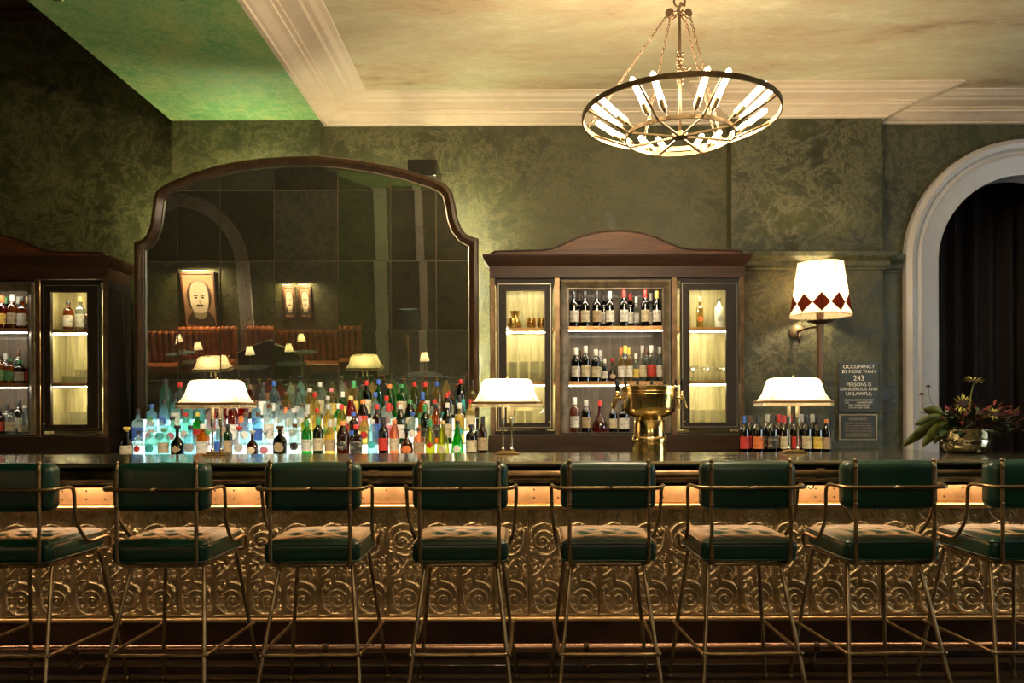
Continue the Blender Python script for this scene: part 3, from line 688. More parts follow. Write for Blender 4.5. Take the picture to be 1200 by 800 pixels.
# ------------------------------------------------------------------ drinks cabinets
CY = 6.60
def make_cabinet():
    t = thing('drinks_cabinet', 'x', 'cabinet', (0, CY, 1.08))
    ox = at(723.5, 0, CY)[0]
    def X(px): return at(px, 0, CY)[0]-ox
    def Z(py): return at(0, py, CY)[1]-1.08
    def cp(name, bm, mat, par=t, **k): return obj(name, bm, mat, par, **k)
    D = 0.38; xl, xr = X(575), X(872); zt, zp = Z(326), Z(509)
    # body: sides, back, top, floor, dividers
    b = bmesh.new()
    box(b, xl, xl+0.04, 0.0, D, zp, zt); box(b, xr-0.04, xr, 0.0, D, zp, zt)
    box(b, xl+0.04, xr-0.04, D-0.02, D, zp, zt); box(b, xl+0.04, xr-0.04, 0.01, D-0.02, zt-0.03, zt); box(b, xl+0.04, xr-0.04, 0.01, D-0.02, zp, zp+0.015)
    box(b, X(651), X(656), 0.02, D-0.02, zp+0.015, zt-0.03); box(b, X(789), X(794), 0.02, D-0.02, zp+0.015, zt-0.03)
    box(b, X(580), X(651), 0.0, 0.02, zt-0.05, zt-0.0305); box(b, X(580), X(651), 0, 0.02, zp+0.0155, zp+0.03)
    body = cp('carcass', b, M['wood_v'])
    for s, x0 in ((-1, xl), (1, xr)):
        pn = bmesh.new()
        for z0, z1 in ((zp+0.05, zp+0.62), (zp+0.67, zt-0.05)):
            xa, xb = (x0-0.006, x0) if s < 0 else (x0, x0+0.006)
            box(pn, xa, xb, 0.05, 0.08, z0, z1); box(pn, xa, xb, D-0.08, D-0.05, z0, z1); box(pn, xa, xb, 0.08, D-0.08, z0, z0+0.03); box(pn, xa, xb, 0.08, D-0.08, z1-0.03, z1)
        cp('side_moulding', pn, M['wood_v'], body)
    cp('plinth', Box(xl-0.02, xr+0.02, -0.04, D, 0.0, zp-0.0005, 0.004), M['wood'])
    # linings that catch the light
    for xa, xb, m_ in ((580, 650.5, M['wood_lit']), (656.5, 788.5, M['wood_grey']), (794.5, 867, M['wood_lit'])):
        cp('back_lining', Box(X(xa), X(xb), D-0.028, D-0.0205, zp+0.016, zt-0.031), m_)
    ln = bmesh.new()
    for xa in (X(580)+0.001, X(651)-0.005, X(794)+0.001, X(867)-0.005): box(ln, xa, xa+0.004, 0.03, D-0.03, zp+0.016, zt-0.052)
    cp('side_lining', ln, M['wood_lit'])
    # riveted copper corner strips
    for px0, px1 in ((575, 580), (650.5, 656), (787.5, 793), (867, 872)):
        s_ = bmesh.new(); box(s_, X(px0), X(px1), -0.012, 0.0, zp, zt)
        z = zp+0.05
        while z < zt-0.02: sphere(s_, ((X(px0)+X(px1))/2, -0.012, z), 0.004, 6); z += 0.115
        cp('corner_strip', s_, plain('copper_corner', (0.20, 0.13, 0.075), 0.35, 0.8, var=0.3, bscale=8) if px0 == 575 else bpy.data.materials['copper_corner'])
    # doors
    for a, b_, g0, g1 in ((582.5, 647.5, 594, 638.5), (797, 865, 807.5, 850)):
        z0, z1 = Z(503), Z(331); ga, gb = Z(495.5), Z(341)
        d = bmesh.new()
        box(d, X(a), X(g0), -0.03, -0.001, z0, z1); box(d, X(g1), X(b_), -0.03, -0.001, z0, z1)
        box(d, X(g0), X(g1), -0.03, -0.001, z0, ga); box(d, X(g0), X(g1), -0.03, -0.001, gb, z1)
        door = cp('door', d, M['wood_v'])
        q = 0.006; e = bmesh.new()
        for x0, x1, y0, y1 in ((X(a)+0.012, X(b_)-0.012, z1-0.02, z1-0.014), (X(a)+0.012, X(b_)-0.012, z0+0.014, z0+0.02), (X(a)+0.012, X(a)+0.018, z0+0.02, z1-0.02), (X(b_)-0.018, X(b_)-0.012, z0+0.02, z1-0.02)): box(e, x0, x1, -0.034, -0.0305, y0, y1)
        cp('door_bead', e, M['bead'], door)
        e = bmesh.new()
        for x0, x1, y0, y1 in ((X(g0)-0.008, X(g1)+0.008, gb, gb+0.008), (X(g0)-0.008, X(g1)+0.008, ga-0.008, ga), (X(g0)-0.008, X(g0), ga, gb), (X(g1), X(g1)+0.008, ga, gb)): box(e, x0, x1, -0.036, -0.0305, y0, y1)
        cp('pane_moulding', e, M['wood'], door)
        cp('pane', Box(X(g0), X(g1), -0.018, -0.014, ga, gb), M['glass_door'], door)
        kn = bmesh.new(); sphere(kn, (X(a)+0.025 if a > 700 else X(b_)-0.03, -0.045, z0+0.06), 0.011, 10); cp('knob', kn, M['brass'], door, smooth=True)
    # centre frame, bevelled
    fo = [(X(658), Z(507.5)), (X(786), Z(507.5)), (X(786), Z(328.5)), (X(658), Z(328.5))]; fi = [(X(667), Z(507)), (X(777), Z(507)), (X(777), Z(339)), (X(667), Z(339))]
    bm = bmesh.new(); rows = []
    for mixv, y in ((0, 0.019), (0, -0.02), (0.25, -0.024), (0.85, 0.006), (1.0, 0.006), (1.0, 0.019)):
        rows.append([bm.verts.new((o_[0]*(1-mixv)+i_[0]*mixv, y, o_[1]*(1-mixv)+i_[1]*mixv)) for o_, i_ in zip(fo, fi)])
    for r_ in range(6):
        for c_ in range(4): bm.faces.new((rows[r_][c_], rows[r_][(c_+1) % 4], rows[(r_+1) % 6][(c_+1) % 4], rows[(r_+1) % 6][c_]))
    bmesh.ops.recalc_face_normals(bm, faces=bm.faces)
    cp('opening_frame', bm, plain('worn_wood_frame', (0.16, 0.125, 0.08), 0.35, 0.2, var=0.4, bscale=9))
    # shelves with brass edge and light strip
    for xa, xb, pys in ((657, 788, (382.5, 447)), (581, 650, (384, 446.5)), (795, 866, (384, 446.5))):
        for py in pys:
            z = at(0, py, CY+0.06)[1]-1.08
            sh = cp('shelf', Box(X(xa), X(xb), 0.055, D-0.029, z-0.022, z), M['wood'])
            e = bmesh.new(); box(e, X(xa), X(xb), 0.05, 0.0549, z-0.034, z)
            xx = X(xa)+0.04
            while xx < X(xb): sphere(e, (xx, 0.05, z-0.017), 0.0035, 6); xx += 0.16
            cp('shelf_edge', e, plain('copper_shelf_edge', (0.50, 0.28, 0.12), 0.4, 0.7, var=0.2, bscale=8) if not bpy.data.materials.get('copper_shelf_edge') else bpy.data.materials['copper_shelf_edge'], sh)
            lo_, hi_ = {657: (665, 779), 581: (588, 644), 795: (802, 856)}[xa]
            cp('shelf_light', Box(X(lo_), X(hi_), 0.06, 0.085, z-0.040, z-0.0225), M['case_light_c'] if xa == 657 else M['case_light'], sh)
        cp('top_light', Box(X(lo_), X(hi_), 0.03, 0.055, zt-0.045-(0.02 if xa == 657 else 0.02), zt-0.031-0.02), M['case_light_c'] if xa == 657 else M['case_light'], body)
    # entablature
    ent = [(0.0, zt+0.0005), (0.0, zt+0.10), (0.01, zt+0.108), (0.02, zt+0.12), (0.04, zt+0.15), (0.055, zt+0.175), (0.06, zt+0.19), (-0.02, zt+0.19), (-0.02, zt+0.0005)]
    bm = plan_sweep([(xl-0.005, D), (xl-0.005, -0.018), (xr+0.005, -0.018), (xr+0.005, D)], [(-o_, z_) for o_, z_ in ent]) if False else plan_sweep([(xr+0.004, D), (xr+0.004, -0.018), (xl-0.004, -0.018), (xl-0.004, D)][::-1], [(o_, z_) for o_, z_ in ent])
    box(bm, xl-0.002, xr+0.002, -0.016, D, zt+0.001, zt+0.189)
    cp('crown', bm, M['wood_red'])
    pts = [(575, 300.2), (576, 297), (581, 294.5), (634, 293.5), (648, 291.5), (662, 286), (676, 279.5), (692, 274.5), (708, 271.8), (723.5, 271), (739, 271.8), (755, 274.5), (771, 279.5), (785, 286), (799, 291.5), (813, 293.5), (866, 294.5), (871, 297), (872, 300.2)]
    bm = bmesh.new(); zz = zt+0.1905
    prism(bm, [(X(a), max(zz, Z(b_))) for a, b_ in pts][::-1], -0.01, 0.05); bmesh.ops.recalc_face_normals(bm, faces=bm.faces)
    bmesh.ops.remove_doubles(bm, verts=bm.verts, dist=1e-5)
    cp('pediment', bm, wood('orange_brown_walnut', (0.03, 0.009, 0.003), (0.16, 0.05, 0.014), 'x', 0.5, 9, 0.0))
    tp = bmesh.new()
    tube(tp, [(X(a), -0.012, max(zz+0.008, Z(b_))) for a, b_ in pts[1:-1]], 0.008, 8); cp('pediment_moulding', tp, M['wood_red'], smooth=True)
    return t, ox
M['case_light_c'] = emit('centre_case_light', (1.0, 0.88, 0.66), P_CASE*0.22)
cab, CABX = make_cabinet()
cab.location.x = CABX; cab['label'] = 'dark wood drinks cabinet right of the mirror with an arched pediment and lit glass doors'; cab['group'] = 'drinks cabinets'
LCX = at(127, 0, CY)[0]-(at(872, 0, CY)[0]-CABX)
cab2 = dup(cab, (LCX, CY, 1.08), 0, 'dark wood drinks cabinet at the far left, partly cut off by the photo edge', 'drinks cabinets')

# ------------------------------------------------------------------ bottles
GL = {
 'clear': thin_glass('clear_bottle_glass', (0.90, 0.97, 0.95), 0.28, bodycol=(0.85, 0.95, 0.95)),
 'aqua': thin_glass('aqua_bottle_glass', (0.62, 0.97, 0.88), 0.34, bodycol=(0.60, 0.97, 0.88)),
 'blue': thin_glass('blue_bottle_glass', (0.62, 0.88, 0.97), 0.34, bodycol=(0.60, 0.85, 0.95)),
 'green': thin_glass('green_bottle_glass', (0.06, 0.55, 0.12), 0.3, bodycol=(0.05, 0.6, 0.12)),
 'darkgreen': thin_glass('dark_green_bottle_glass', (0.02, 0.12, 0.03), 0.25, bodycol=(0.02, 0.15, 0.04)),
 'olive': thin_glass('yellow_green_bottle_glass', (0.62, 0.62, 0.10), 0.3, bodycol=(0.6, 0.6, 0.12)),
 'amber': thin_glass('amber_spirit_glass', (0.75, 0.30, 0.04), 0.3, bodycol=(0.8, 0.33, 0.05)),
 'brown': thin_glass('brown_bottle_glass', (0.16, 0.05, 0.015), 0.25, bodycol=(0.2, 0.06, 0.02)),
 'red': thin_glass('red_liqueur_glass', (0.55, 0.03, 0.02), 0.3, bodycol=(0.6, 0.04, 0.03)),
 'gold': thin_glass('pale_gold_spirit_glass', (0.88, 0.72, 0.30), 0.3, bodycol=(0.9, 0.75, 0.35)),
 'black': thin_glass('black_bottle_glass', (0.02, 0.018, 0.016), 0.3, bodycol=(0.02, 0.02, 0.02)),
 'rose': thin_glass('rose_spirit_glass', (0.90, 0.42, 0.25), 0.3),
 'white': plain('frosted_white_bottle', (0.75, 0.76, 0.72), 0.35),
}
LABC = {'white': (0.72, 0.70, 0.62), 'cream': (0.60, 0.52, 0.34), 'tan': (0.42, 0.31, 0.18), 'orange': (0.72, 0.20, 0.05), 'red': (0.5, 0.03, 0.02), 'teal': (0.05, 0.45, 0.48),
        'blue': (0.04, 0.12, 0.45), 'black': (0.02, 0.02, 0.02), 'yellow': (0.75, 0.55, 0.10), 'green': (0.06, 0.30, 0.10), 'silver': (0.45, 0.45, 0.42), 'pink': (0.6, 0.2, 0.25)}
CAPC = dict(LABC); CAPC.update({'brown': (0.10, 0.05, 0.02), 'gold': (0.6, 0.42, 0.15)})
def lab_mat(c):
    nm = c+'_paper_label'
    if nm in bpy.data.materials: return bpy.data.materials[nm]
    m, nt, b = new_mat(nm); col = LABC[c]; ink = (0.05, 0.04, 0.035) if sum(col) > 0.5 else (0.6, 0.52, 0.36)
    v = mapping(nt, (70, 70, 190)); n = noise(nt, v, 1.0, 2, 0.5); v2 = mapping(nt, (20, 20, 30)); n2 = noise(nt, v2, 1.0, 1, 0.5)
    mu = nt.nodes.new('ShaderNodeMath'); mu.operation = 'MULTIPLY'; nt.links.new(n.outputs['Fac'], mu.inputs[0]); nt.links.new(n2.outputs['Fac'], mu.inputs[1])
    r = ramp(nt, mu.outputs[0], [(0.27, col), (0.31, tuple(a*0.45+b_*0.55 for a, b_ in zip(col, ink)))]); nt.links.new(r.outputs[0], b.inputs['Base Color']); setp(b, rough=0.5); return m
def cap_mat(c):
    nm = c+'_bottle_cap'
    return bpy.data.materials.get(nm) or plain(nm, CAPC[c], 0.35)
# profile: (radius factor, height factor); expo, depth, label zone, body radius factor at label, neck height, neck radius
KINDS = {
 'wine': ([(0.9, 0), (1, 0.01), (1, 0.60), (0.93, 0.66), (0.62, 0.73), (0.40, 0.77), (0.37, 0.82), (0.36, 0.97), (0.40, 0.975), (0.40, 1.0)], 2, 1, (0.14, 0.46), 0.80, 0.42),
 'spirit': ([(0.9, 0), (1, 0.01), (1, 0.62), (0.96, 0.68), (0.70, 0.74), (0.38, 0.78), (0.34, 0.82), (0.34, 0.93)], 2, 1, (0.12, 0.50), 0.88, 0.42),
 'tall': ([(0.9, 0), (1, 0.01), (1, 0.58), (0.90, 0.68), (0.60, 0.78), (0.42, 0.86), (0.38, 0.93)], 2, 1, (0.14, 0.48), 0.88, 0.44),
 'square': ([(0.9, 0), (0.95, 0.01), (0.95, 0.60), (0.85, 0.66), (0.45, 0.70), (0.34, 0.74), (0.34, 0.92)], 6, 0.9, (0.10, 0.48), 0.86, 0.42),
 'flask': ([(0.9, 0), (1.0, 0.02), (1.05, 0.30), (1.0, 0.52), (0.75, 0.62), (0.36, 0.68), (0.28, 0.74), (0.28, 0.9)], 2.6, 0.55, (0.12, 0.46), 0.84, 0.34),
 'squat': ([(0.9, 0), (1.15, 0.03), (1.2, 0.22), (1.1, 0.42), (0.75, 0.54), (0.36, 0.62), (0.30, 0.70), (0.30, 0.9)], 2, 0.8, (0.08, 0.38), 0.82, 0.36),
 'cone': ([(1.05, 0), (1.1, 0.02), (1.02, 0.25), (0.82, 0.45), (0.58, 0.62), (0.36, 0.76), (0.30, 0.85), (0.30, 0.95)], 2, 1, (0.08, 0.30), 0.90, 0.36),
 'decanter': ([(0.9, 0), (1.6, 0.03), (1.75, 0.12), (1.5, 0.28), (0.9, 0.44), (0.45, 0.56), (0.36, 0.72), (0.42, 0.84), (0.40, 0.86)], 2, 1, (0.2, 0.34), 0.84, 0.42),
}
mesh_cache = {}
def superr(a, e, sy):
    c, s = abs(math.cos(a)), abs(math.sin(a)); return (c**e+s**e)**(-1/e)
def bottle_meshes(kind, h, d, g, lab, shape, cap):
    key = (kind, h, d, g, lab, shape, cap)
    if key in mesh_cache: return mesh_cache[key]
    prof, e, sy, lz, cz, cr = KINDS[kind]; r = d/2; out = []
    bm = bmesh.new(); lathe(bm, [(a*r, b*h) for a, b in prof], n=24, expo=e, sy=sy)
    o = obj('bottle', bm, GL[g], smooth=True, auto=45); out.append(('glass', o.data)); bpy.data.objects.remove(o)
    if lab:
        z0, z1 = lz; zc, hz = (z0+z1)/2*h, (z1-z0)/2*h
        if shape in ('disc', 'diamond', 'hex'): hz = min(hz, r*0.72)*1.0
        def rad_at(z):
            zz = z/h
            for (a0, b0), (a1, b1) in zip(prof, prof[1:]):
                if b0 <= zz <= b1: return (a0+(a1-a0)*(zz-b0)/max(1e-6, b1-b0))*r
            return r
        bm = bmesh.new(); nu, nv = 12, 8; g_ = []
        for j in range(nv+1):
            row = []
            for i in range(nu+1):
                u, v = i/nu*2-1, j/nv*2-1
                if shape == 'disc':
                    u2, v2 = u*math.sqrt(1-v*v/2), v*math.sqrt(1-u*u/2)
                    am = hz/r
                elif shape == 'diamond': v2 = v; u2 = u*max(0.02, 1-abs(v)); am = hz/r*1.1
                elif shape == 'hex': v2 = v; u2 = u*(1-0.5*max(0, abs(v)-0.3)/0.7); am = hz/r*1.2
                else: u2, v2, am = u, v, 1.25
                a = -PI/2+u2*am; z = zc+v2*hz; rr = rad_at(z)*superr(a, e, sy)+0.0012
                row.append(bm.verts.new((rr*math.cos(a), rr*math.sin(a)*sy-(0.0005), z)))
            g_.append(row)
        for j in range(nv):
            for i in range(nu): bm.faces.new((g_[j][i], g_[j][i+1], g_[j+1][i+1], g_[j+1][i]))
        o = obj('label', bm, lab_mat(lab), smooth=True); out.append(('paper_label', o.data)); bpy.data.objects.remove(o)
    if cap:
        bm = bmesh.new(); c0 = cz*h; rr = cr*r+0.0015
        lathe(bm, [(rr, c0), (rr, h*0.985), (rr*0.9, h*1.003)] if kind not in ('squat', 'flask') else [(rr*0.85, c0+0.005), (rr*0.85, h*0.9), (rr*1.5, h*0.905), (rr*1.5, h*0.99), (rr*1.3, h)], n=14)
        o = obj('cap', bm, cap_mat(cap), smooth=True, auto=40); out.append(('cap', o.data)); bpy.data.objects.remove(o)
    mesh_cache[key] = out; return out
GN = {'clear': 'clear', 'aqua': 'aqua-tinted', 'blue': 'pale blue', 'green': 'bright green', 'darkgreen': 'dark green', 'olive': 'yellow-green', 'amber': 'amber', 'brown': 'brown',
      'red': 'red', 'gold': 'pale gold', 'black': 'near-black', 'rose': 'rose-coloured', 'white': 'opaque white'}
KN = {'wine': 'wine bottle', 'spirit': 'round bottle', 'tall': 'tall bottle', 'square': 'square bottle', 'flask': 'flat flask bottle', 'squat': 'squat bottle', 'cone': 'cone-shaped bottle', 'decanter': 'wide decanter'}
def bottle(x, y, z, spec, where, group):
    kind, h, d, g, lab, shape, cap = spec
    desc = '%s %s' % (GN[g], KN[kind])
    if cap and 'rear' not in where: desc += ', %s cap' % cap
    if lab: desc += ', '+lab+' label'
    t = thing('bottle', desc+', '+where, 'bottle', (x, y, z+0.0005), R.uniform(-0.08, 0.08), group)
    for nm, me in bottle_meshes(kind, h, d, g, lab, shape, cap):
        o = bpy.data.objects.new(nm, me); C.objects.link(o); o.parent = t
    return t
ORD = ['first', 'second', 'third', 'fourth', 'fifth', 'sixth', 'seventh', 'eighth', 'ninth', 'tenth', 'eleventh', 'twelfth', 'thirteenth', 'fourteenth', 'fifteenth', 'sixteenth', 'seventeenth', 'eighteenth',
       'nineteenth', 'twentieth', 'twenty-first', 'twenty-second', 'twenty-third', 'twenty-fourth', 'twenty-fifth', 'twenty-sixth', 'twenty-seventh', 'twenty-eighth', 'twenty-ninth', 'thirtieth', 'thirty-first', 'thirty-second', 'thirty-third']

# stepped, lit display that carries the bottle cluster
ris = thing('bottle_riser', 'stepped back-lit bottle riser under the mirror behind the bar', 'display riser', (-1.75, 6.3, 1.08))
STEPS = [(6.09, 6.245, 0.09), (6.245, 6.40, 0.19), (6.40, 6.56, 0.29)]
for y0, y1, zz in STEPS:
    st = obj('step', Box(-1.40, 1.38, y0-6.3+0.012, y1-6.3, 0.0005, zz-0.0065), M['black'], ris)
    obj('glass_shelf', Box(-1.40, 1.38, y0-6.3, y1-6.3, zz-0.006, zz), M['riser_shelf'] if 'riser_shelf' in M else M.setdefault('riser_shelf', plain('frosted_shelf_glass', (0.5, 0.62, 0.55), 0.25)), st)
    zb = zz-0.0065; za = 0.002 if zz == 0.09 else zb-0.09
    obj('riser_light', Box(-1.38, -0.05, y0-6.3+0.006, y0-6.3+0.0115, za, zb), M['riser_cool'], st)
    obj('riser_light', Box(-0.05, 1.36, y0-6.3+0.006, y0-6.3+0.0115, za, zb), M['riser_warm'], st)

# front row, left to right, read off the photo: px centre, spec
FR = [(148.5, ('squat', 0.23, 0.085, 'black', 'cream', 'rect', 'yellow')), (160.5, ('spirit', 0.20, 0.070, 'clear', 'red', 'disc', 'black')), (177, ('spirit', 0.21, 0.095, 'aqua', 'teal', 'disc', 'silver')),
      (192, ('spirit', 0.22, 0.090, 'aqua', 'cream', 'rect', 'green')), (207, ('squat', 0.24, 0.090, 'black', 'tan', 'diamond', 'black')), (222.5, ('square', 0.24, 0.090, 'blue', 'silver', 'hex', 'black')),
      (238, ('square', 0.25, 0.090, 'amber', 'white', 'rect', 'white')), (256, ('tall', 0.24, 0.065, 'blue', 'blue', 'rect', 'silver')), (267, ('spirit', 0.25, 0.070, 'darkgreen', 'tan', 'rect', 'black')), (279.5, ('flask', 0.23, 0.095, 'clear', 'silver', 'disc', 'red')),
      (295, ('squat', 0.20, 0.080, 'brown', 'cream', 'disc', 'silver')), (311, ('squat', 0.20, 0.080, 'clear', 'pink', 'disc', 'silver')), (328, ('flask', 0.235, 0.105, 'black', 'tan', 'disc', 'brown')), (345.5, ('spirit', 0.25, 0.080, 'clear', 'black', 'hex', 'brown')),
      (359.5, ('wine', 0.28, 0.082, 'green', 'white', 'rect', 'green')), (372.5, ('wine', 0.30, 0.085, 'darkgreen', 'cream', 'rect', 'green')), (385.5, ('wine', 0.28, 0.085, 'gold', 'tan', 'rect', 'silver')), (402, ('tall', 0.27, 0.100, 'brown', 'black', 'disc', 'orange')),
      (417, ('square', 0.24, 0.095, 'brown', 'black', 'rect', 'red')), (436.5, ('tall', 0.28, 0.080, 'blue', 'teal', 'disc', 'silver')), (449, ('wine', 0.30, 0.080, 'black', 'red', 'rect', 'black')), (462, ('tall', 0.28, 0.078, 'rose', 'cream', 'rect', 'orange')),
      (474.5, ('squat', 0.21, 0.084, 'brown', 'orange', 'hex', 'black')), (488.5, ('square', 0.22, 0.088, 'rose', 'tan', 'rect', 'brown')), (501.5, ('wine', 0.28, 0.076, 'olive', 'red', 'diamond', 'green')), (517, ('cone', 0.27, 0.096, 'olive', 'cream', 'disc', 'gold')),
      (536, ('cone', 0.27, 0.094, 'green', 'white', 'disc', 'black')), (552.5, ('spirit', 0.24, 0.088, 'black', 'cream', 'rect', 'black')), (565.5, ('wine', 0.30, 0.075, 'brown', 'tan', 'rect', 'black'))]
YF = 6.03
xs_prev = None; rowf = []
for px, sp in FR: rowf.append([at(px, 0, YF)[0], sp])
for k in range(1, len(rowf)):   # keep a finger's breadth between neighbours
    need = (rowf[k-1][1][2]*KINDS[rowf[k-1][1][0]][0][1][0]*1.15+rowf[k][1][2]*1.15*KINDS[rowf[k][1][0]][0][1][0])/2*0.94
    if rowf[k][0]-rowf[k-1][0] < need: rowf[k][0] = rowf[k-1][0]+need
shift = (rowf[-1][0]-at(565.5, 0, YF)[0])
for k, (x, sp) in enumerate(rowf):
    xk = x-shift*k/(len(rowf)-1)
    bottle(xk, YF, 1.08, sp, ORD[k]+' from left in front row', 'bottles under the mirror')
def rowspec(rng, frac, tier):
    """colour families along the display as in the photo, frac 0 left .. 1 right"""
    if frac < 0.17: g = rng.choice(['aqua', 'clear', 'aqua', 'blue']); lab = rng.choice(['white', 'teal', 'white', 'blue', 'pink']); cap = rng.choice(['red', 'blue', 'silver', 'black', 'green'])
    elif frac < 0.26: g = rng.choice(['green', 'brown', 'red', 'clear']); lab = rng.choice(['white', 'green', 'tan', 'red']); cap = rng.choice(['yellow', 'black', 'red'])
    elif frac < 0.38: g = rng.choice(['brown', 'amber', 'clear', 'red', 'blue']); lab = rng.choice(['white', 'tan', 'blue', 'orange']); cap = rng.choice(['brown', 'black', 'blue'])
    elif frac < 0.50: g = rng.choice(['clear', 'clear', 'white', 'clear', 'gold']); lab = rng.choice(['white', 'white', 'orange', 'silver']); cap = rng.choice(['silver', 'black', 'white', 'brown'])
    elif frac < 0.62: g = rng.choice(['green', 'gold', 'clear', 'olive', 'gold']); lab = rng.choice(['white', 'yellow', 'cream', 'green', 'white']); cap = rng.choice(['red', 'white', 'silver', 'green', 'pink'])
    elif frac < 0.76: g = rng.choice(['clear', 'red', 'brown', 'gold', 'green', 'clear', 'black']); lab = rng.choice(['white', 'red', 'cream', 'blue', 'pink']); cap = rng.choice(['red', 'blue', 'orange', 'red', 'gold'])
    elif frac < 0.90: g = rng.choice(['green', 'olive', 'clear', 'darkgreen', 'gold', 'amber', 'green']); lab = rng.choice(['white', 'green', 'cream', 'yellow', 'black']); cap = rng.choice(['green', 'blue', 'red', 'white', 'black'])
    else: g = rng.choice(['black', 'darkgreen', 'brown', 'gold']); lab = rng.choice(['white', 'cream', 'teal']); cap = rng.choice(['white', 'red', 'black', 'gold'])
    kind = rng.choice(['spirit', 'spirit', 'tall', 'tall', 'wine', 'square', 'tall']); h = rng.choice([0.22, 0.25, 0.28, 0.30, 0.31, 0.32]); d = rng.choice([0.075, 0.08, 0.085])
    return (kind, h, d, g, lab, rng.choice(['rect', 'rect', 'disc', 'hex']), cap)
rr_ = random.Random(21)
for tier, (y0, y1, zz) in enumerate(STEPS):
    yy = (y0+y1)/2; x0 = (-3.06, -3.02, -2.98)[tier]; x = x0; k = 0; x1 = -0.42; names = ['second', 'third', 'back']
    while x < x1 and k < 33:
        sp = rowspec(rr_, (x-x0)/(x1-x0), tier)
        if tier == 2 and k in (0, 1): sp = (('tall', 0.33, 0.10, 'aqua', None, 'rect', 'black'), ('tall', 0.30, 0.095, 'clear', 'red', 'rect', 'red'))[k]
        bottle(x, yy+rr_.uniform(-0.006, 0.006), 1.08+zz, sp, ORD[k]+' from left in '+names[tier]+' row', 'bottles under the mirror')
        x += sp[2]*1.0+0.010+rr_.uniform(0, 0.012); k += 1

# added spotlights, unseen above the frame, put in to brighten the bottle labels
for k_, (x_, z_, txx, lb) in enumerate(((-2.75, ZC, -2.65, 'added unseen brass spotlight under the green beam, the left one'), (-2.0, ZC, -1.75, 'added unseen brass spotlight under the green beam, the right one'), (-0.9, ZCEIL, -0.85, 'added unseen brass spotlight on the beige ceiling left of the chandelier'))):
    src = Vector((x_, 4.6, z_-0.14)); tgt = Vector((txx, 6.2, 1.3)); d_ = (tgt-src).normalized(); q_ = d_.to_track_quat('-Z', 'Y')
    t = thing('added_spotlight', lb, 'spotlight', (x_, 4.6, z_), group='added spotlights for the bottles')
    b = bmesh.new(); lathe(b, [(0.045, -0.012), (0.045, -0.0005)], n=18); tube(b, [(0, 0, -0.012), (0, 0, -0.14)], 0.008, 8); obj('mount', b, M['brass'], t, smooth=True, auto=40)
    b = bmesh.new(); mm = Matrix.Translation((0, 0, -0.14)) @ q_.to_matrix().to_4x4(); lathe(b, [(0.025, 0.06), (0.035, 0.05), (0.035, -0.05), (0.030, -0.05), (0.030, -0.01), (0.0001, -0.01)], n=18, mtx=mm); obj('housing', b, M['brass'], t, smooth=True, auto=40)
    l_ = light('added_bottle_light', 'SPOT', src+d_*0.06, P_SPOT, (1.0, 0.86, 0.66), 0.03); l_.rotation_euler = q_.to_euler(); l_.data.spot_size = math.radians(34); l_.data.spot_blend = 0.6

# cabinet contents
sh1, sh2 = at(0, 382.5, CY+0.06)[1], at(0, 447, CY+0.06)[1]
dsh1, dsh2 = at(0, 384, CY+0.06)[1], at(0, 446.5, CY+0.06)[1]
zfloor = at(0, 509, CY)[1]+0.015
def cx_(px): return at(px, 0, CY+0.16)[0]
def row(items, y, z, where, group):
    for k, (px, sp) in enumerate(items):
        bottle(at(px, 0, y)[0], y, z, sp, ORD[k]+' from left, '+where, group)
Wn = lambda g, l, c, h=0.31, d=0.078, s='rect', k='wine': (k, h, d, g, l, s, c)
gp = 'bottles in the right drinks cabinet'
row([(673, Wn('black', 'white', 'black')), (686, Wn('black', 'cream', 'black')), (700, Wn('black', 'tan', 'black')), (715, Wn('black', 'white', 'silver')), (731.5, Wn('darkgreen', 'white', 'red', 0.32)), (746, Wn('clear', 'silver', 'white', 0.26, 0.05)),
     (756.5, Wn('black', 'cream', 'red', 0.32)), (770, Wn('black', 'white', 'yellow'))], CY+0.14, sh1, 'right cabinet top shelf', gp)
row([(679, Wn('black', 'red', 'brown')), (708, Wn('darkgreen', 'white', 'black')), (739, Wn('brown', 'white', 'red')), (763, Wn('clear', 'white', 'white'))], CY+0.26, sh1, 'rear of right cabinet top shelf', gp)
row([(675, Wn('black', 'white', 'white', 0.29)), (686.5, Wn('black', 'cream', 'white', 0.31)), (698.5, Wn('black', 'cream', 'white', 0.28)), (709, Wn('black', 'white', 'white', 0.20, 0.05)), (718, Wn('brown', 'tan', 'red', 0.20, 0.06, 'disc', 'squat')), (728, Wn('gold', 'white', 'orange', 0.29, 0.06)),
     (737.5, Wn('gold', 'white', 'yellow', 0.29, 0.06)), (745.5, Wn('clear', 'yellow', 'white', 0.24, 0.055)), (753, Wn('clear', 'cream', 'silver', 0.31, 0.065)), (763.5, Wn('clear', 'red', 'white', 0.31, 0.08)), (773.5, Wn('clear', 'white', 'silver', 0.30, 0.06))], CY+0.14, sh2, 'right cabinet middle shelf', gp)
row([(682, Wn('black', 'red', 'brown', 0.28)), (704, Wn('clear', 'white', 'silver', 0.28)), (733, Wn('clear', 'white', 'yellow', 0.32)), (758, Wn('brown', 'white', 'brown', 0.30))], CY+0.26, sh2, 'rear of right cabinet middle shelf', gp)
row([(673.5, Wn('rose', 'white', 'white', 0.30, 0.085)), (687, Wn('black', 'tan', 'silver', 0.28)), (703, ('decanter', 0.27, 0.078, 'red', None, 'rect', 'red')), (718.5, Wn('black', 'cream', 'gold', 0.25, 0.07)), (731, Wn('black', 'white', 'black', 0.24, 0.095, 'rect', 'spirit')), (748, Wn('darkgreen', 'cream', 'black')), (768, Wn('black', 'white', 'black'))], CY+0.14, zfloor, 'right cabinet bottom shelf', gp)
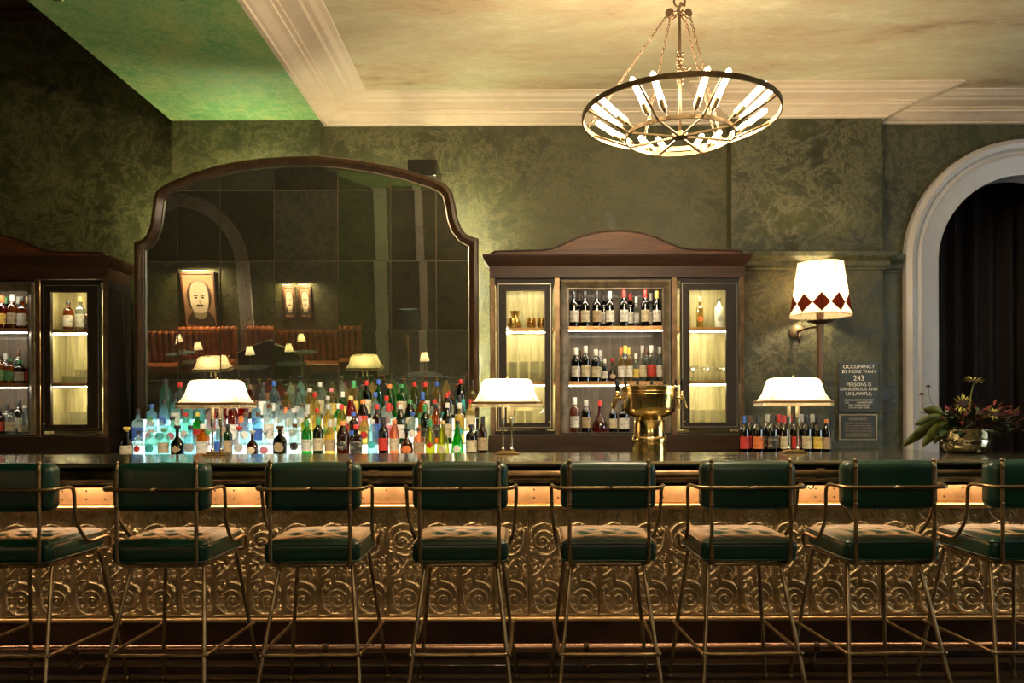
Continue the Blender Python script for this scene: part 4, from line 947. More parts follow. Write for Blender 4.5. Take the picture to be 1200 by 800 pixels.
row([(812.5-0, Wn('gold', 'orange', 'gold', 0.22, 0.055, 'rect', 'square')), (820.5, Wn('gold', 'orange', 'gold', 0.27, 0.06, 'hex', 'square')), (843, Wn('white', 'silver', 'black', 0.26, 0.075, 'disc', 'spirit'))][1:], CY+0.15, dsh1, 'behind right cabinet right door', gp)
gp = 'bottles in the left drinks cabinet'
row([(3, Wn('red', 'yellow', 'orange', 0.29)), (15, Wn('amber', 'cream', 'white', 0.30, 0.08)), (27, Wn('amber', 'white', 'black', 0.28, 0.075, 'rect', 'square')), (38.5, Wn('brown', 'cream', 'black', 0.27, 0.075, 'rect', 'tall'))], CY+0.14, sh1, 'left cabinet top shelf', gp)
row([(8, Wn('darkgreen', 'green', 'green', 0.30)), (22, Wn('clear', 'white', 'silver', 0.30)), (34, Wn('brown', 'red', 'gold', 0.30))], CY+0.26, sh1, 'rear of left cabinet top shelf', gp)
row([(0.5, Wn('amber', 'green', 'black', 0.24, 0.085, 'rect', 'spirit')), (12, Wn('amber', 'green', 'green', 0.22, 0.08, 'rect', 'spirit')), (23.5, Wn('brown', 'white', 'green', 0.20, 0.085, 'rect', 'spirit')), (34.5, Wn('red', 'red', 'silver', 0.20, 0.06, 'rect', 'spirit')), (42.5, Wn('amber', 'orange', 'gold', 0.20, 0.06, 'rect', 'spirit'))], CY+0.14, sh2, 'left cabinet middle shelf', gp)
row([(7, Wn('clear', 'white', 'silver', 0.27)), (22, Wn('clear', 'white', 'brown', 0.31)), (38, Wn('clear', 'silver', 'black', 0.30))], CY+0.26, sh2, 'rear of left cabinet middle shelf', gp)
row([(-0.5, Wn('brown', 'red', 'black', 0.22, 0.09, 'rect', 'spirit')), (13, Wn('clear', 'cream', 'black', 0.22, 0.09, 'rect', 'spirit')), (29.5, Wn('clear', 'cream', 'silver', 0.25, 0.10, 'rect', 'cone')), (43, Wn('clear', 'white', 'white', 0.24, 0.05, 'rect', 'tall'))], CY+0.14, zfloor, 'left cabinet bottom shelf', gp)
row([(8, Wn('clear', 'white', 'black', 0.26)), (22, Wn('brown', 'cream', 'black', 0.30)), (37, Wn('clear', 'white', 'black', 0.29))], CY+0.26, zfloor, 'rear of left cabinet bottom shelf', gp)
row([(80.5, Wn('amber', 'white', 'black', 0.255, 0.085, 'rect', 'spirit')), (95, Wn('clear', 'white', 'orange', 0.29, 0.075, 'rect', 'square')), (105.5, Wn('amber', 'black', 'black', 0.21, 0.07, 'rect', 'square')), (114.5, Wn('gold', 'white', 'black', 0.22, 0.07, 'rect', 'square'))], CY+0.15, dsh1, 'behind left cabinet glass door', gp)
# wine bottles on the back counter at the right
row([(872, Wn('black', 'red', 'blue', 0.30)), (888, Wn('black', 'orange', 'black', 0.30, 0.09)), (905, Wn('black', 'black', 'black', 0.30, 0.08)), (919, Wn('brown', 'cream', 'red', 0.30, 0.075)), (932, Wn('black', 'red', 'black', 0.30, 0.07)),
     (945, Wn('black', 'cream', 'black', 0.30, 0.082)), (958, Wn('black', 'yellow', 'black', 0.29, 0.078)), (968.5, Wn('black', 'tan', 'orange', 0.27, 0.065, 'rect', 'tall'))], 6.10, 1.08, 'counter below wall sconce', 'bottles below the wall sconce')
row([(879, Wn('black', 'red', 'brown', 0.30)), (900, Wn('black', 'black', 'silver', 0.31)), (913, Wn('brown', 'cream', 'red', 0.31)), (926, Wn('brown', 'white', 'red', 0.31)), (939, Wn('black', 'white', 'silver', 0.31)), (952, Wn('black', 'cream', 'silver', 0.31))], 6.24, 1.08, 'rear row below wall sconce', 'bottles below the wall sconce')

# glassware
def gl_mesh(prof, mat, n=18):
    bm = bmesh.new(); lathe(bm, prof, n=n); o = obj('g', bm, mat, smooth=True, auto=50); me = o.data; bpy.data.objects.remove(o); return me
def hollow(r, h, t=0.004, foot=None):
    return [(0.0001, 0.006), (r-t, 0.006), (r-t*0.6, h-0.001), (r, h), (r, h*0.5), (r*0.92, 0.001), (0.0001, 0)]
tum = gl_mesh(hollow(0.038, 0.085), M['tumbler']); small = gl_mesh(hollow(0.028, 0.06), M['tumbler'])
tallg = gl_mesh(hollow(0.033, 0.13), M['tumbler'])
coupe = gl_mesh([(0.0001, 0.002), (0.032, 0.0), (0.030, 0.004), (0.006, 0.010), (0.004, 0.07), (0.012, 0.080), (0.040, 0.095), (0.048, 0.125), (0.046, 0.125), (0.036, 0.098), (0.0001, 0.085)], M['tumbler'])
mug = gl_mesh([(0.0001, 0.006), (0.03, 0.006), (0.037, 0.03), (0.034, 0.07), (0.032, 0.086), (0.036, 0.086), (0.041, 0.03), (0.032, 0.0), (0.0001, 0)], M['copper_mug'])
def glasses(me, nm, cat, xs, ys, zs, stack_h, lab, group):
    """a block of identical glasses; nothing in the photo tells them apart"""
    for z in range(zs[1]):
        for y in ys:
            for x in xs:
                o = bpy.data.objects.new(nm, me); C.objects.link(o); o.location = (x, y, zs[0]+0.0005+z*stack_h); tag(o, lab, cat, group)
rng_ = lambda a, b, n: [at(a+(b-a)*k/(n-1), 0, CY+0.15)[0] for k in range(n)]
glasses(tum, 'tumbler', 'drinking glass', rng_(601, 640, 4), (CY+0.12, CY+0.23), (dsh2, 2), 0.087, 'clear tumbler stacked on middle shelf, left glass door of right cabinet', 'tumblers behind left door of right cabinet')
glasses(tallg, 'highball_glass', 'drinking glass', rng_(600, 620, 3), (CY+0.12, CY+0.22), (at(0, 509, CY)[1]+0.075, 1), 0.1, 'tall clear glass on the bottom shelf, left glass door of right cabinet', 'tall glasses in right cabinet')
glasses(coupe, 'coupe_glass', 'drinking glass', rng_(812, 847, 3), (CY+0.13, CY+0.25), (dsh2, 1), 0.1, 'clear coupe glass on middle shelf, right glass door of right cabinet', 'coupe glasses in right cabinet')
glasses(tallg, 'highball_glass', 'drinking glass', rng_(812, 848, 4), (CY+0.12, CY+0.22), (at(0, 509, CY)[1]+0.075, 1), 0.1, 'tall clear glass on the bottom shelf, right glass door of right cabinet', 'tall glasses behind right door')
glasses(small, 'shot_glass', 'drinking glass', rng_(79, 116, 5), (CY+0.12, CY+0.20, CY+0.28), (dsh2, 1), 0.1, 'small clear glass on the middle shelf behind the left cabinet door', 'small glasses in left cabinet')
glasses(small, 'shot_glass', 'drinking glass', rng_(88, 116, 4), (CY+0.20, CY+0.28), (dsh2+0.0615, 1), 0.1, 'small clear glass in the upper tier behind the left cabinet door', 'stacked small glasses in left cabinet')
glasses(tallg, 'highball_glass', 'drinking glass', rng_(79, 116, 5), (CY+0.12, CY+0.22), (at(0, 509, CY)[1]+0.075, 1), 0.1, 'tall clear glass on the bottom shelf behind the left cabinet door', 'tall glasses in left cabinet')
for q, (rc, cc) in enumerate(((CABX, 'right'), )):
    for k, px in enumerate((601, 623, 635)):
        o = bpy.data.objects.new('copper_mug', mug); C.objects.link(o); o.location = (cx_(px), CY+0.12, dsh1+0.0005)
        tag(o, ('hammered copper mug beside the copper jug', 'rightmost copper mug behind the left door of right cabinet', 'x')[k] if k < 1 else ('copper mug in the middle of the top shelf behind the left door' if k == 1 else 'rightmost copper mug on the top shelf behind the left door'), 'mug', 'copper mugs in right cabinet')
bm = bmesh.new(); lathe(bm, [(0.045, 0), (0.05, 0.01), (0.052, 0.05), (0.04, 0.085), (0.028, 0.11), (0.045, 0.165), (0.042, 0.165), (0.024, 0.112), (0.0001, 0.1)], n=20)
jug = obj('copper_jug', bm, M['copper_mug'], smooth=True, auto=50); jug.location = (cx_(604), CY+0.24, dsh1+0.0005); tag(jug, 'polished copper jug on top shelf behind the left door of right cabinet', 'jug')
# raised glass trays that the lowest glasses stand on
for name_, a, b, lab in (('shelf_tray', 597, 641, 'low wooden tray under the tall glasses, left door of right cabinet'), ('shelf_tray', 808, 852, 'low wooden tray under the tall glasses, right door of right cabinet'), ('shelf_tray', 73, 120, 'low wooden tray under the tall glasses in left cabinet')):
    zf = at(0, 509, CY)[1]; o = obj(name_, Box(cx_(a)-0.02, cx_(b)-0.005, CY+0.07, CY+0.30, zf+0.0155, zf+0.0745), M['wood_lit']); tag(o, lab, 'tray', 'trays in cabinets')
bm = bmesh.new(); lathe(bm, [(0.04, 0), (0.045, 0.01), (0.042, 0.05), (0.03, 0.09), (0.05, 0.14), (0.047, 0.14), (0.027, 0.09), (0.0001, 0.08)], n=20)
jg = obj('glass_jug', bm, M['tumbler'], smooth=True, auto=50); jg.location = (cx_(634), CY+0.14, at(0, 509, CY)[1]+0.075); tag(jg, 'clear glass carafe on the bottom shelf behind the left door of right cabinet', 'carafe')

# ------------------------------------------------------------------ banker's lamps on the bar
def make_lamp():
    t = thing('bar_lamp', 'x', 'table lamp', (0, 4.66, BT))
    b = bmesh.new(); box(b, -0.070, 0.070, -0.05, 0.05, 0.0005, 0.010, 0.003); box(b, -0.052, 0.052, -0.038, 0.038, 0.0101, 0.020, 0.003)
    obj('base', b, M['brass'], t)
    for s in (-1, 1):
        p = bmesh.new()
        lathe(p, [(0.010, 0.020), (0.012, 0.024), (0.012, 0.034), (0.0065, 0.040), (0.0065, 0.165), (0.010, 0.170), (0.011, 0.185), (0.010, 0.20), (0.012, 0.202), (0.012, 0.216), (0.0075, 0.22), (0.0075, 0.30)], (s*0.026, 0, 0), 14)
        obj('stem', p, M['chrome'], t, smooth=True, auto=40)
        c = bmesh.new(); lathe(c, [(0.0095, 0.222), (0.0105, 0.226), (0.0105, 0.318), (0.006, 0.322)], (s*0.026, 0, 0), 12); obj('candle_sleeve', c, plain('ivory_candle_sleeve', (0.75, 0.68, 0.5), 0.4) if s < 0 else bpy.data.materials['ivory_candle_sleeve'], t, smooth=True, auto=40)
    # concave pagoda shade, rectangular with cut corners
    prof = [(0.0, 0.304), (0.006, 0.312), (0.024, 0.334), (0.040, 0.365), (0.050, 0.40), (0.056, 0.425), (0.064, 0.440), (0.080, 0.449)]
    def outline(ins):
        hx, hy, c = 0.205-ins, 0.118-ins*0.62, 0.03
        return [(-hx+c, -hy), (hx-c, -hy), (hx, -hy+c), (hx, hy-c), (hx-c, hy), (-hx+c, hy), (-hx, hy-c), (-hx, -hy+c)]
    sh = bmesh.new(); rows = [[sh.verts.new((x_, y_, z_)) for x_, y_ in outline(i_)] for i_, z_ in prof]
    for a, b_ in zip(rows, rows[1:]):
        for k_ in range(8): sh.faces.new((a[k_], a[(k_+1) % 8], b_[(k_+1) % 8], b_[k_]))
    S = obj('shade', sh, M['shade'], t, smooth=True, auto=50)
    fr_ = bmesh.new(); o0 = [(x_*1.002, y_*1.002, 0.308) for x_, y_ in outline(0.0)]
    tube(fr_, o0, 0.0075, 6, True); obj('trim_band', fr_, M['fringe'], S)
    fz = bmesh.new(); P_ = outline(-0.001)
    for k_ in range(8):
        a, b_ = Vector(P_[k_]), Vector(P_[(k_+1) % 8]); n_ = max(2, int((b_-a).length/0.009))
        for q in range(n_):
            p = a+(b_-a)*q/n_; lathe(fz, [(0.0001, 0.280), (0.005, 0.285), (0.003, 0.304)], (p.x, p.y, 0), 5)
    obj('bead_fringe', fz, plain('cream_glass_beads', (0.75, 0.66, 0.45), 0.3), S)
    rb = bmesh.new()
    for i_ in (0, 1, 4, 5):
        tube(rb, [(outline(a_)[i_][0]*1.004, outline(a_)[i_][1]*1.004, z_+0.001) for a_, z_ in prof], 0.0016, 5)
    obj('shade_seam', rb, M['fringe'], S)
    fn = bmesh.new(); tube(fn, [(-0.06, 0, 0.445), (0.06, 0, 0.445)], 0.003, 6); lathe(fn, [(0.003, 0.43), (0.003, 0.452), (0.009, 0.456), (0.009, 0.462), (0.003, 0.468)], n=10)
    obj('finial', fn, M['brass'], t, smooth=True)
    bl = bmesh.new()
    for s in (-1, 1): sphere(bl, (s*0.026, 0, 0.345), 0.018, 10, 1.25)
    obj('bulb', bl, M['lamp_bulb'], t, smooth=True)
    return t
M['lamp_bulb'] = emit('lamp_bulb_glow', (1.0, 0.75, 0.45), 12)
L0 = make_lamp(); grp = 'shaded lamps on the bar'
def lamp_light(x, y, z, p=1.0):
    light('lamp_glow', 'POINT', (x, y, z), P_TABLE*p, (1.0, 0.74, 0.42), 0.05)
for i, (px, lb) in enumerate(((254, 'cream shaded twin-stem lamp on the bar before the left of the bottle display'), (594.5, 'cream shaded twin-stem lamp on the bar left of the tap tower'), (929.5, 'cream shaded twin-stem lamp on the bar left of the occupancy sign'),
                              (-78, 'cream shaded twin-stem lamp on the bar seen only in the mirror'))):
    X = (px-613)*4.66/910 if i < 3 else -3.62
    if i == 0: L0.location.x = X; L0['label'] = lb; L0['group'] = grp
    else: dup(L0, (X, 4.66, BT), (0, 0.0, 0.0, 0)[i], lb, grp)
    lamp_light(X, 4.66, BT+0.385)

# ------------------------------------------------------------------ tap tower
tx = (761-613)*4.62/910
tap = thing('beer_tap_tower', 'polished brass drum-shaped beer tap tower standing on the bar', 'tap tower', (tx, 4.62, BT))
b = bmesh.new(); lathe(b, [(0.102, 0.0005), (0.104, 0.03), (0.100, 0.06), (0.103, 0.07), (0.106, 0.085), (0.102, 0.10), (0.095, 0.106), (0.090, 0.20), (0.082, 0.212)], n=40); obj('column', b, M['brass'], tap, smooth=True, auto=40)
b = bmesh.new(); lathe(b, [(0.082, 0.2125), (0.095, 0.22), (0.125, 0.232), (0.148, 0.252), (0.158, 0.278), (0.160, 0.38), (0.166, 0.384), (0.166, 0.40), (0.160, 0.404), (0.12, 0.409), (0.0001, 0.412)], n=48); obj('drum', b, M['brass'], tap, smooth=True, auto=40)
b = bmesh.new()
for z in (0.355, 0.372): tube(b, [(0.1645*math.cos(2*PI*k/48), 0.1645*math.sin(2*PI*k/48), z) for k in range(48)], 0.0025, 6, True)
for k in range(24): sphere(b, (0.163*math.cos(2*PI*k/24), 0.163*math.sin(2*PI*k/24), 0.392), 0.004, 6)
obj('rim_beading', b, M['brass'], tap, smooth=True)
for k in range(8):
    a = PI*k/7+0.0 if k < 8 else 0; a = PI*(k/7.0)   # taps over the bartender's side, handles rising above the rim
    ca, sa = math.cos(a), math.sin(a)*0.95
    f = Tube(smooth_path([(0.155*ca, 0.155*sa, 0.335), (0.185*ca, 0.185*sa, 0.335), (0.203*ca, 0.203*sa, 0.325), (0.222*ca, 0.222*sa, 0.27)]), [0.009]*6+[0.011]*6+[0.007]*7, 8); tube(f, [(0.19*ca, 0.19*sa, 0.335), (0.195*ca, 0.195*sa, 0.375)], 0.006, 8)
    sphere(f, (0.192*ca, 0.192*sa, 0.345), 0.014, 8)
    F = obj('faucet', f, M['brass'], tap, smooth=True)
    h = bmesh.new(); lathe(h, [(0.0065, 0.375), (0.008, 0.38), (0.010, 0.43), (0.0085, 0.442), (0.004, 0.446)], (0.195*ca, 0.195*sa, 0), 10); obj('tap_handle', h, M['black'], F, smooth=True, auto=40)

# ------------------------------------------------------------------ sconce
sx = (961.5-613)*6.74/910
sc = thing('wall_sconce', 'wall sconce with a pleated cream shade and burgundy diamonds on the green wall', 'wall lamp', (sx, 6.74, 2.0))
b = bmesh.new(); N = 10
def ngon(r, z, off=0.0, rr=0.0): return [((r+rr)*math.cos(2*PI*(k+off)/N+PI/N-PI/2), (r+rr)*math.sin(2*PI*(k+off)/N+PI/N-PI/2), z) for k in range(N)]
zt_, zb_ = 0.70, 0.245; rt_, rb_ = 0.195, 0.262
rows = []
for t_ in (0, 0.28, 0.6, 1.0): rows.append([b.verts.new(p) for p in ngon(rb_+(rt_-rb_)*t_, zb_+(zt_-zb_)*t_)])
for a, b_ in zip(rows, rows[1:]):
    for k in range(N): b.faces.new((a[k], a[(k+1) % N], b_[(k+1) % N], b_[k]))
S = obj('shade', b, M['shade2'], sc)
def on_shade(k, u, t_, out=0.002):
    """a point on facet k; u -0.5..0.5 across, t_ height fraction"""
    r = rb_+(rt_-rb_)*t_; z = zb_+(zt_-zb_)*t_
    a = Vector(ngon(r, z)[k]); c = Vector(ngon(r, z)[(k+1) % N]); m = a+(c-a)*(u+0.5); n_ = Vector((m.x, m.y, 0)).normalized(); return m+n_*out
for k in range(N):
    d = bmesh.new(); c = on_shade
    if True:
        # a diamond spanning two facets, folded over the rib
        k2 = (k+1) % N
        for kk, s_ in ((k, -1), (k2, 1)):
            e_ = 0.5 if s_ < 0 else -0.5; f_ = -0.5 if s_ < 0 else 0.5
            pts_ = [c(kk, e_, 0.02), c(kk, e_, 0.38), c(kk, 0.0, 0.20)]
            vs = [d.verts.new(p) for p in pts_]; d.faces.new(vs)
        obj('diamond_patch', d, M['diamond'], S)
    d = bmesh.new()
b = bmesh.new()
for k in range(N):
    a0, a1 = Vector(ngon(rb_, zb_)[k]), Vector(ngon(rb_, zb_)[(k+1) % N])
    for q in range(7): p = a0+(a1-a0)*q/7; sphere(b, (p.x, p.y, p.z-0.004), 0.007, 6)
obj('scalloped_hem', b, M['shade2'], S)
b = bmesh.new()
for k in range(N): tube(b, [tuple(Vector(ngon(rb_, zb_)[k])*1.0), tuple(Vector(ngon(rt_, zt_)[k]))], 0.0018, 5)
tube(b, ngon(rt_, zt_), 0.002, 5, True)
obj('shade_ribs', b, M['fringe'], S)
b = bmesh.new(); lathe(b, [(0.016, -0.42), (0.022, -0.40), (0.026, -0.10), (0.030, 0.12), (0.033, 0.165)], n=16); lathe(b, [(0.030, 0.2), (0.033, 0.25), (0.032, 0.30)], n=16)
obj('post', b, wood('sconce_post_wood', (0.10, 0.055, 0.025), (0.24, 0.14, 0.07), 'z', 0.4), sc, smooth=True, auto=40)
b = bmesh.new(); lathe(b, [(0.03, 0.166), (0.035, 0.17), (0.105, 0.193), (0.11, 0.199), (0.03, 0.2)], n=24); obj('drip_dish', b, M['iron'], sc, smooth=True, auto=40)
b = bmesh.new(); mt = Matrix.Rotation(PI/2, 4, 'X'); lathe(b, [(0.066, 0), (0.066, 0.015), (0.050, 0.03), (0.03, 0.035), (0.0001, 0.037)], (-0.115, 0.258, 0.13), 24, mtx=mt); obj('rosette', b, plain('worn_bronze_rosette', (0.16, 0.12, 0.07), 0.45, 0.6), sc, smooth=True, auto=40)
b = Tube(smooth_path([(-0.115, 0.235, 0.13), (-0.115, 0.16, 0.13), (-0.09, 0.06, 0.14), (0, 0.0, 0.15)]), 0.009, 8); tube(b, [(-0.115, 0.2, 0.13), (-0.115, 0.19, 0.02)], 0.007, 8); obj('arm', b, M['iron'], sc, smooth=True)
b = bmesh.new(); sphere(b, (0, 0, 0.42), 0.035, 12, 1.3); lathe(b, [(0.02, 0.33), (0.02, 0.38)], n=10); obj('bulb', b, M['lamp_bulb'], sc, smooth=True)
light('sconce_glow', 'POINT', (sx, 6.74, 2.43), P_SCONCE, (1.0, 0.76, 0.42), 0.05)

# ------------------------------------------------------------------ signs
def text(body, x, z, y, size, mat, parent, align='CENTER'):
    cu = bpy.data.curves.new('lettering', 'FONT'); cu.body = body; cu.size = size; cu.align_x = align; cu.align_y = 'CENTER'; cu.extrude = 0.0008; cu.resolution_u = 3
    o = bpy.data.objects.new('lettering', cu); C.objects.link(o); bpy.context.view_layer.update()
    me = bpy.data.meshes.new_from_object(o.evaluated_get(bpy.context.evaluated_depsgraph_get())); bpy.data.objects.remove(o)
    me.materials.clear(); me.materials.append(mat)
    o = bpy.data.objects.new('lettering', me); C.objects.link(o); o.location = (x, y, z); o.rotation_euler = (PI/2, 0, 0); o.parent = parent; return o
def small_caps(s): return s
sg = thing('occupancy_sign', 'dark slate occupancy sign with white lettering reading 243', 'sign', (0, 6.99, 0))
x0, z0 = at(983, 484, 6.98); x1, z1 = at(1030, 425, 6.98); xc = (x0+x1)/2
obj('plate', Box(x0, x1, -0.01, 0.009, z0, z1, 0.002), M['sign'], sg)
def zpy(py): return at(0, py, 6.98)[1]
for s_, py, sz in (('OCCUPANCY', 431, 0.046), ('BY MORE THAN', 436.7, 0.042), ('243', 444.5, 0.068), ('PERSONS IS', 452, 0.044), ('DANGEROUS AND', 457.3, 0.040), ('UNLAWFUL', 462.8, 0.044),
                    ('CERTIFICATE OF OPERATION', 470, 0.020), ('NO.            COMMISSIONER', 473, 0.020), ('DEPT. OF BUILDINGS', 476, 0.020), ('CITY OF NEW YORK', 479, 0.020)):
    text(s_, xc, zpy(py), -0.012, sz, M['sign_text'], sg)
wg = thing('warning_plaque', 'small dark warning plaque with bronze edging under the occupancy sign', 'sign', (0, 6.99, 0))
x0, z0 = at(983, 517, 6.98); x1, z1 = at(1028, 486.5, 6.98); xc = (x0+x1)/2
obj('plate', Box(x0, x1, -0.008, 0.009, z0, z1, 0.002), M['sign'], wg)
b = bmesh.new()
for a in ((x0, x1, z1-0.012, z1), (x0, x1, z0, z0+0.012), (x0, x0+0.016, z0+0.012, z1-0.012), (x1-0.016, x1, z0+0.012, z1-0.012)): box(b, a[0], a[1], -0.014, -0.0085, a[2], a[3], 0.002)
obj('border', b, plain('bronze_border', (0.36, 0.28, 0.16), 0.4, 0.6), wg)
for s_, py, sz in (('WARNING', 492.5, 0.034), ('DRINKING DISTILLED SPIRITS,', 497.3, 0.018), ('BEER, COOLERS, WINE AND', 500.3, 0.018), ('OTHER ALCOHOLIC BEVERAGES', 503.3, 0.018), ('MAY INCREASE CANCER RISK,', 506.3, 0.018), ('AND, DURING PREGNANCY,', 509.3, 0.018), ('CAN CAUSE BIRTH DEFECTS', 512.3, 0.018)):
    text(s_, xc, zpy(py), -0.010, sz, M['sign_text2'], wg)

# ------------------------------------------------------------------ chandelier
chx, chy = (798-613)*4.0/910, 4.0
def make_chandelier(loc, label, power=1.0):
    t = thing('chandelier', label, 'chandelier', loc, group='ring chandeliers')
    Ro, Ri, zo, zi = 0.50, 0.275, 0.0, -0.105
    def ringmesh(r, z, w, h):
        bm = bmesh.new(); n = 96; rows = []
        for dr, dz in ((-w, -h), (w, -h), (w, h), (-w, h)):
            rows.append([bm.verts.new(((r+dr)*math.cos(2*PI*k/n), (r+dr)*math.sin(2*PI*k/n), z+dz)) for k in range(n)])
        for i in range(4):
            for k in range(n): bm.faces.new((rows[i][k], rows[i][(k+1) % n], rows[(i+1) % 4][(k+1) % n], rows[(i+1) % 4][k]))
        bmesh.ops.recalc_face_normals(bm, faces=bm.faces); return bm
    obj('outer_ring', ringmesh(Ro, zo, 0.004, 0.013), M['chand'], t, smooth=True, auto=40)
    obj('inner_ring', ringmesh(Ri, zi, 0.004, 0.010), M['chand'], t, smooth=True, auto=40)
    b = bmesh.new(); lathe(b, [(0.0001, zi-0.012), (0.022, zi-0.012), (0.022, zi-0.006), (0.04, zi-0.006), (0.042, zi+0.012), (0.016, zi+0.018), (0.010, zi+0.03)], n=20); obj('hub', b, M['chand'], t, smooth=True, auto=40)
    for k in range(8):
        a = 2*PI*(k+0.25)/8; c, s = math.cos(a), math.sin(a)
        sp = Tube([(Ro*c, Ro*s, zo), (Ri*c, Ri*s, zi), (0.035*c, 0.035*s, zi)], 0.0065, 6)
        obj('spoke', sp, M['chand'], t)
        for sd in (-1, 1):
            # bulbs flank each spoke, leaning outwards
            o_ = Vector((-s, c, 0))*sd*0.042; p0 = Vector((Ri*c*1.06, Ri*s*1.06, zi+0.030))+o_; d_ = (Vector((c*0.80, s*0.80, 0.60))+Vector((-s, c, 0))*sd*0.05).normalized()
            w = Tube(smooth_path([(Ri*c, Ri*s, zi+0.002), tuple(Vector((Ri*c, Ri*s, zi-0.01))+o_*0.9), tuple(p0-d_*0.03), tuple(p0)]), 0.0035, 6)
            tube(w, [tuple(p0), tuple(p0+d_*0.045)], [0.010, 0.0135], 10)
            sk = obj('lamp_arm', w, M['chand'], t, smooth=True, auto=50)
            q = bmesh.new(); tube(q, [tuple(p0+d_*0.018), tuple(p0+d_*0.07)], [0.0168, 0.0160], 10); obj('socket', q, M['bulb_base'], sk, smooth=True, auto=50)
            q = bmesh.new(); L = [0.056, 0.06, 0.075, 0.19, 0.202, 0.210]; rr = [0.009, 0.012, 0.0145, 0.0145, 0.011, 0.003]
            tube(q, [tuple(p0+d_*l) for l in L], rr, 10); obj('bulb', q, M['bulb'], t, smooth=True)
        if k % 1 == 0:
            light('chandelier_glow', 'POINT', (loc[0]+0.33*c, loc[1]+0.33*s, loc[2]+0.06), P_CHAND*power, WARM2, 0.06)
    topz = 0.545
    b = Tube([(0, 0, zi), (0, 0, topz+0.02)], 0.0075, 10); obj('rod', b, M['iron'], t, smooth=True)
    b = bmesh.new()
    for k in range(26): a = k*1.9; sphere(b, (0.013*math.cos(a), 0.013*math.sin(a), 0.17+k*0.0065), 0.009, 6)
    for k in range(7): sphere(b, (0.02+k*0.006, -0.01, 0.235+0.012*math.sin(k*1.7)), 0.008, 6)
    obj('knotted_chain_slack', b, M['iron'], t, smooth=True)
    b = bmesh.new(); tube(b, [(0.028*math.cos(2*PI*k/16), 0, topz+0.045+0.028*math.sin(2*PI*k/16)) for k in range(16)], 0.0055, 6, True)
    tube(b, [(0, 0, topz+0.07), (0, 0, loc and (ZCEIL-loc[2]-0.002))], 0.006, 8); lathe(b, [(0.012, topz-0.02), (0.016, topz), (0.012, topz+0.018)], n=12); lathe(b, [(0.02, ZCEIL-loc[2]-0.05), (0.06, ZCEIL-loc[2]-0.02), (0.06, ZCEIL-loc[2]-0.001)], n=20)
    obj('suspension', b, M['iron'], t, smooth=True, auto=50)
    for a, ring_r, zr in ((2.75, Ro, zo), (2.2, Ri, zi), (0.95, Ro, zo), (0.45, Ri, zi), (-1.9, Ri, zi)):
        c, s = math.cos(a), math.sin(a)
        if a == -1.9: continue
        st = Vector((0.065*c, 0.065*s, topz-0.012)); en = Vector((ring_r*c, ring_r*s, zr+0.008)); L = (en-st).length; n = int(L/0.0165); d = (en-st).normalized()
        u = d.orthogonal().normalized(); w = d.cross(u); b = bmesh.new()
        for k in range(n):
            p = st+d*(k+0.5)*L/n; v1 = u if k % 2 else w
            tube(b, [tuple(p+d*0.0115*math.cos(2*PI*q/8)+v1*0.0062*math.sin(2*PI*q/8)) for q in range(8)], 0.0021, 5, True)
        obj('chain', b, M['iron'], t, smooth=True)
    for a in (2.75, 2.2, 0.95, 0.45, -1.5):
        b = bmesh.new(); c, s = math.cos(a), math.sin(a); m_ = Matrix.Rotation(a, 4, 'Z') @ Matrix.Rotation(PI/2, 4, 'X')
        lathe(b, [(0.010, -0.012), (0.022, -0.012), (0.022, -0.006), (0.014, -0.003), (0.014, 0.003), (0.022, 0.006), (0.022, 0.012), (0.010, 0.012)], (0.05*c, 0.05*s, topz-0.005), 14, mtx=m_)
        tube(b, [(0, 0, topz), (0.05*c, 0.05*s, topz-0.005)], 0.005, 6); obj('pulley', b, M['iron'], t, smooth=True, auto=40)
    return t
ch = make_chandelier((chx, chy, 2.93), 'bronze double-ring chandelier with tube bulbs hanging over the bar')
# twins behind the viewer; the left one is added unseen to light the beam
make_chandelier((1.6, -1.2, 2.93), 'bronze double-ring chandelier hanging in the room behind the viewer', 0.26)
make_chandelier((-0.65, -1.6, 2.93), 'added unseen bronze double-ring chandelier lighting the green beam, behind the viewer to the left', 0.32)

# ------------------------------------------------------------------ flower bowl
fx, fy = (1130-613)*4.6/910, 4.6
fb = thing('flower_bowl', 'mottled silver bowl of sunflowers and dark leaves on the bar by the arch', 'flower arrangement', (fx, fy, BT))
b = bmesh.new(); lathe(b, [(0.07, 0.0005), (0.10, 0.008), (0.128, 0.04), (0.134, 0.075), (0.131, 0.082), (0.136, 0.088), (0.136, 0.14), (0.141, 0.146), (0.136, 0.150), (0.130, 0.146), (0.130, 0.09), (0.12, 0.05), (0.0001, 0.02)], n=36)
m, nt, bs = new_mat('mercury_glass'); v = mapping(nt, (1, 1, 1)); n1 = noise(nt, v, 70, 6, 0.8); r1 = ramp(nt, n1.outputs['Fac'], [(0.4, (0.06, 0.045, 0.03)), (0.52, (0.5, 0.45, 0.32)), (0.7, (0.85, 0.82, 0.70))])
nt.links.new(r1.outputs[0], bs.inputs['Base Color']); setp(bs, metal=1.0, rough=0.18)
obj('bowl', b, m, fb, smooth=True, auto=50)
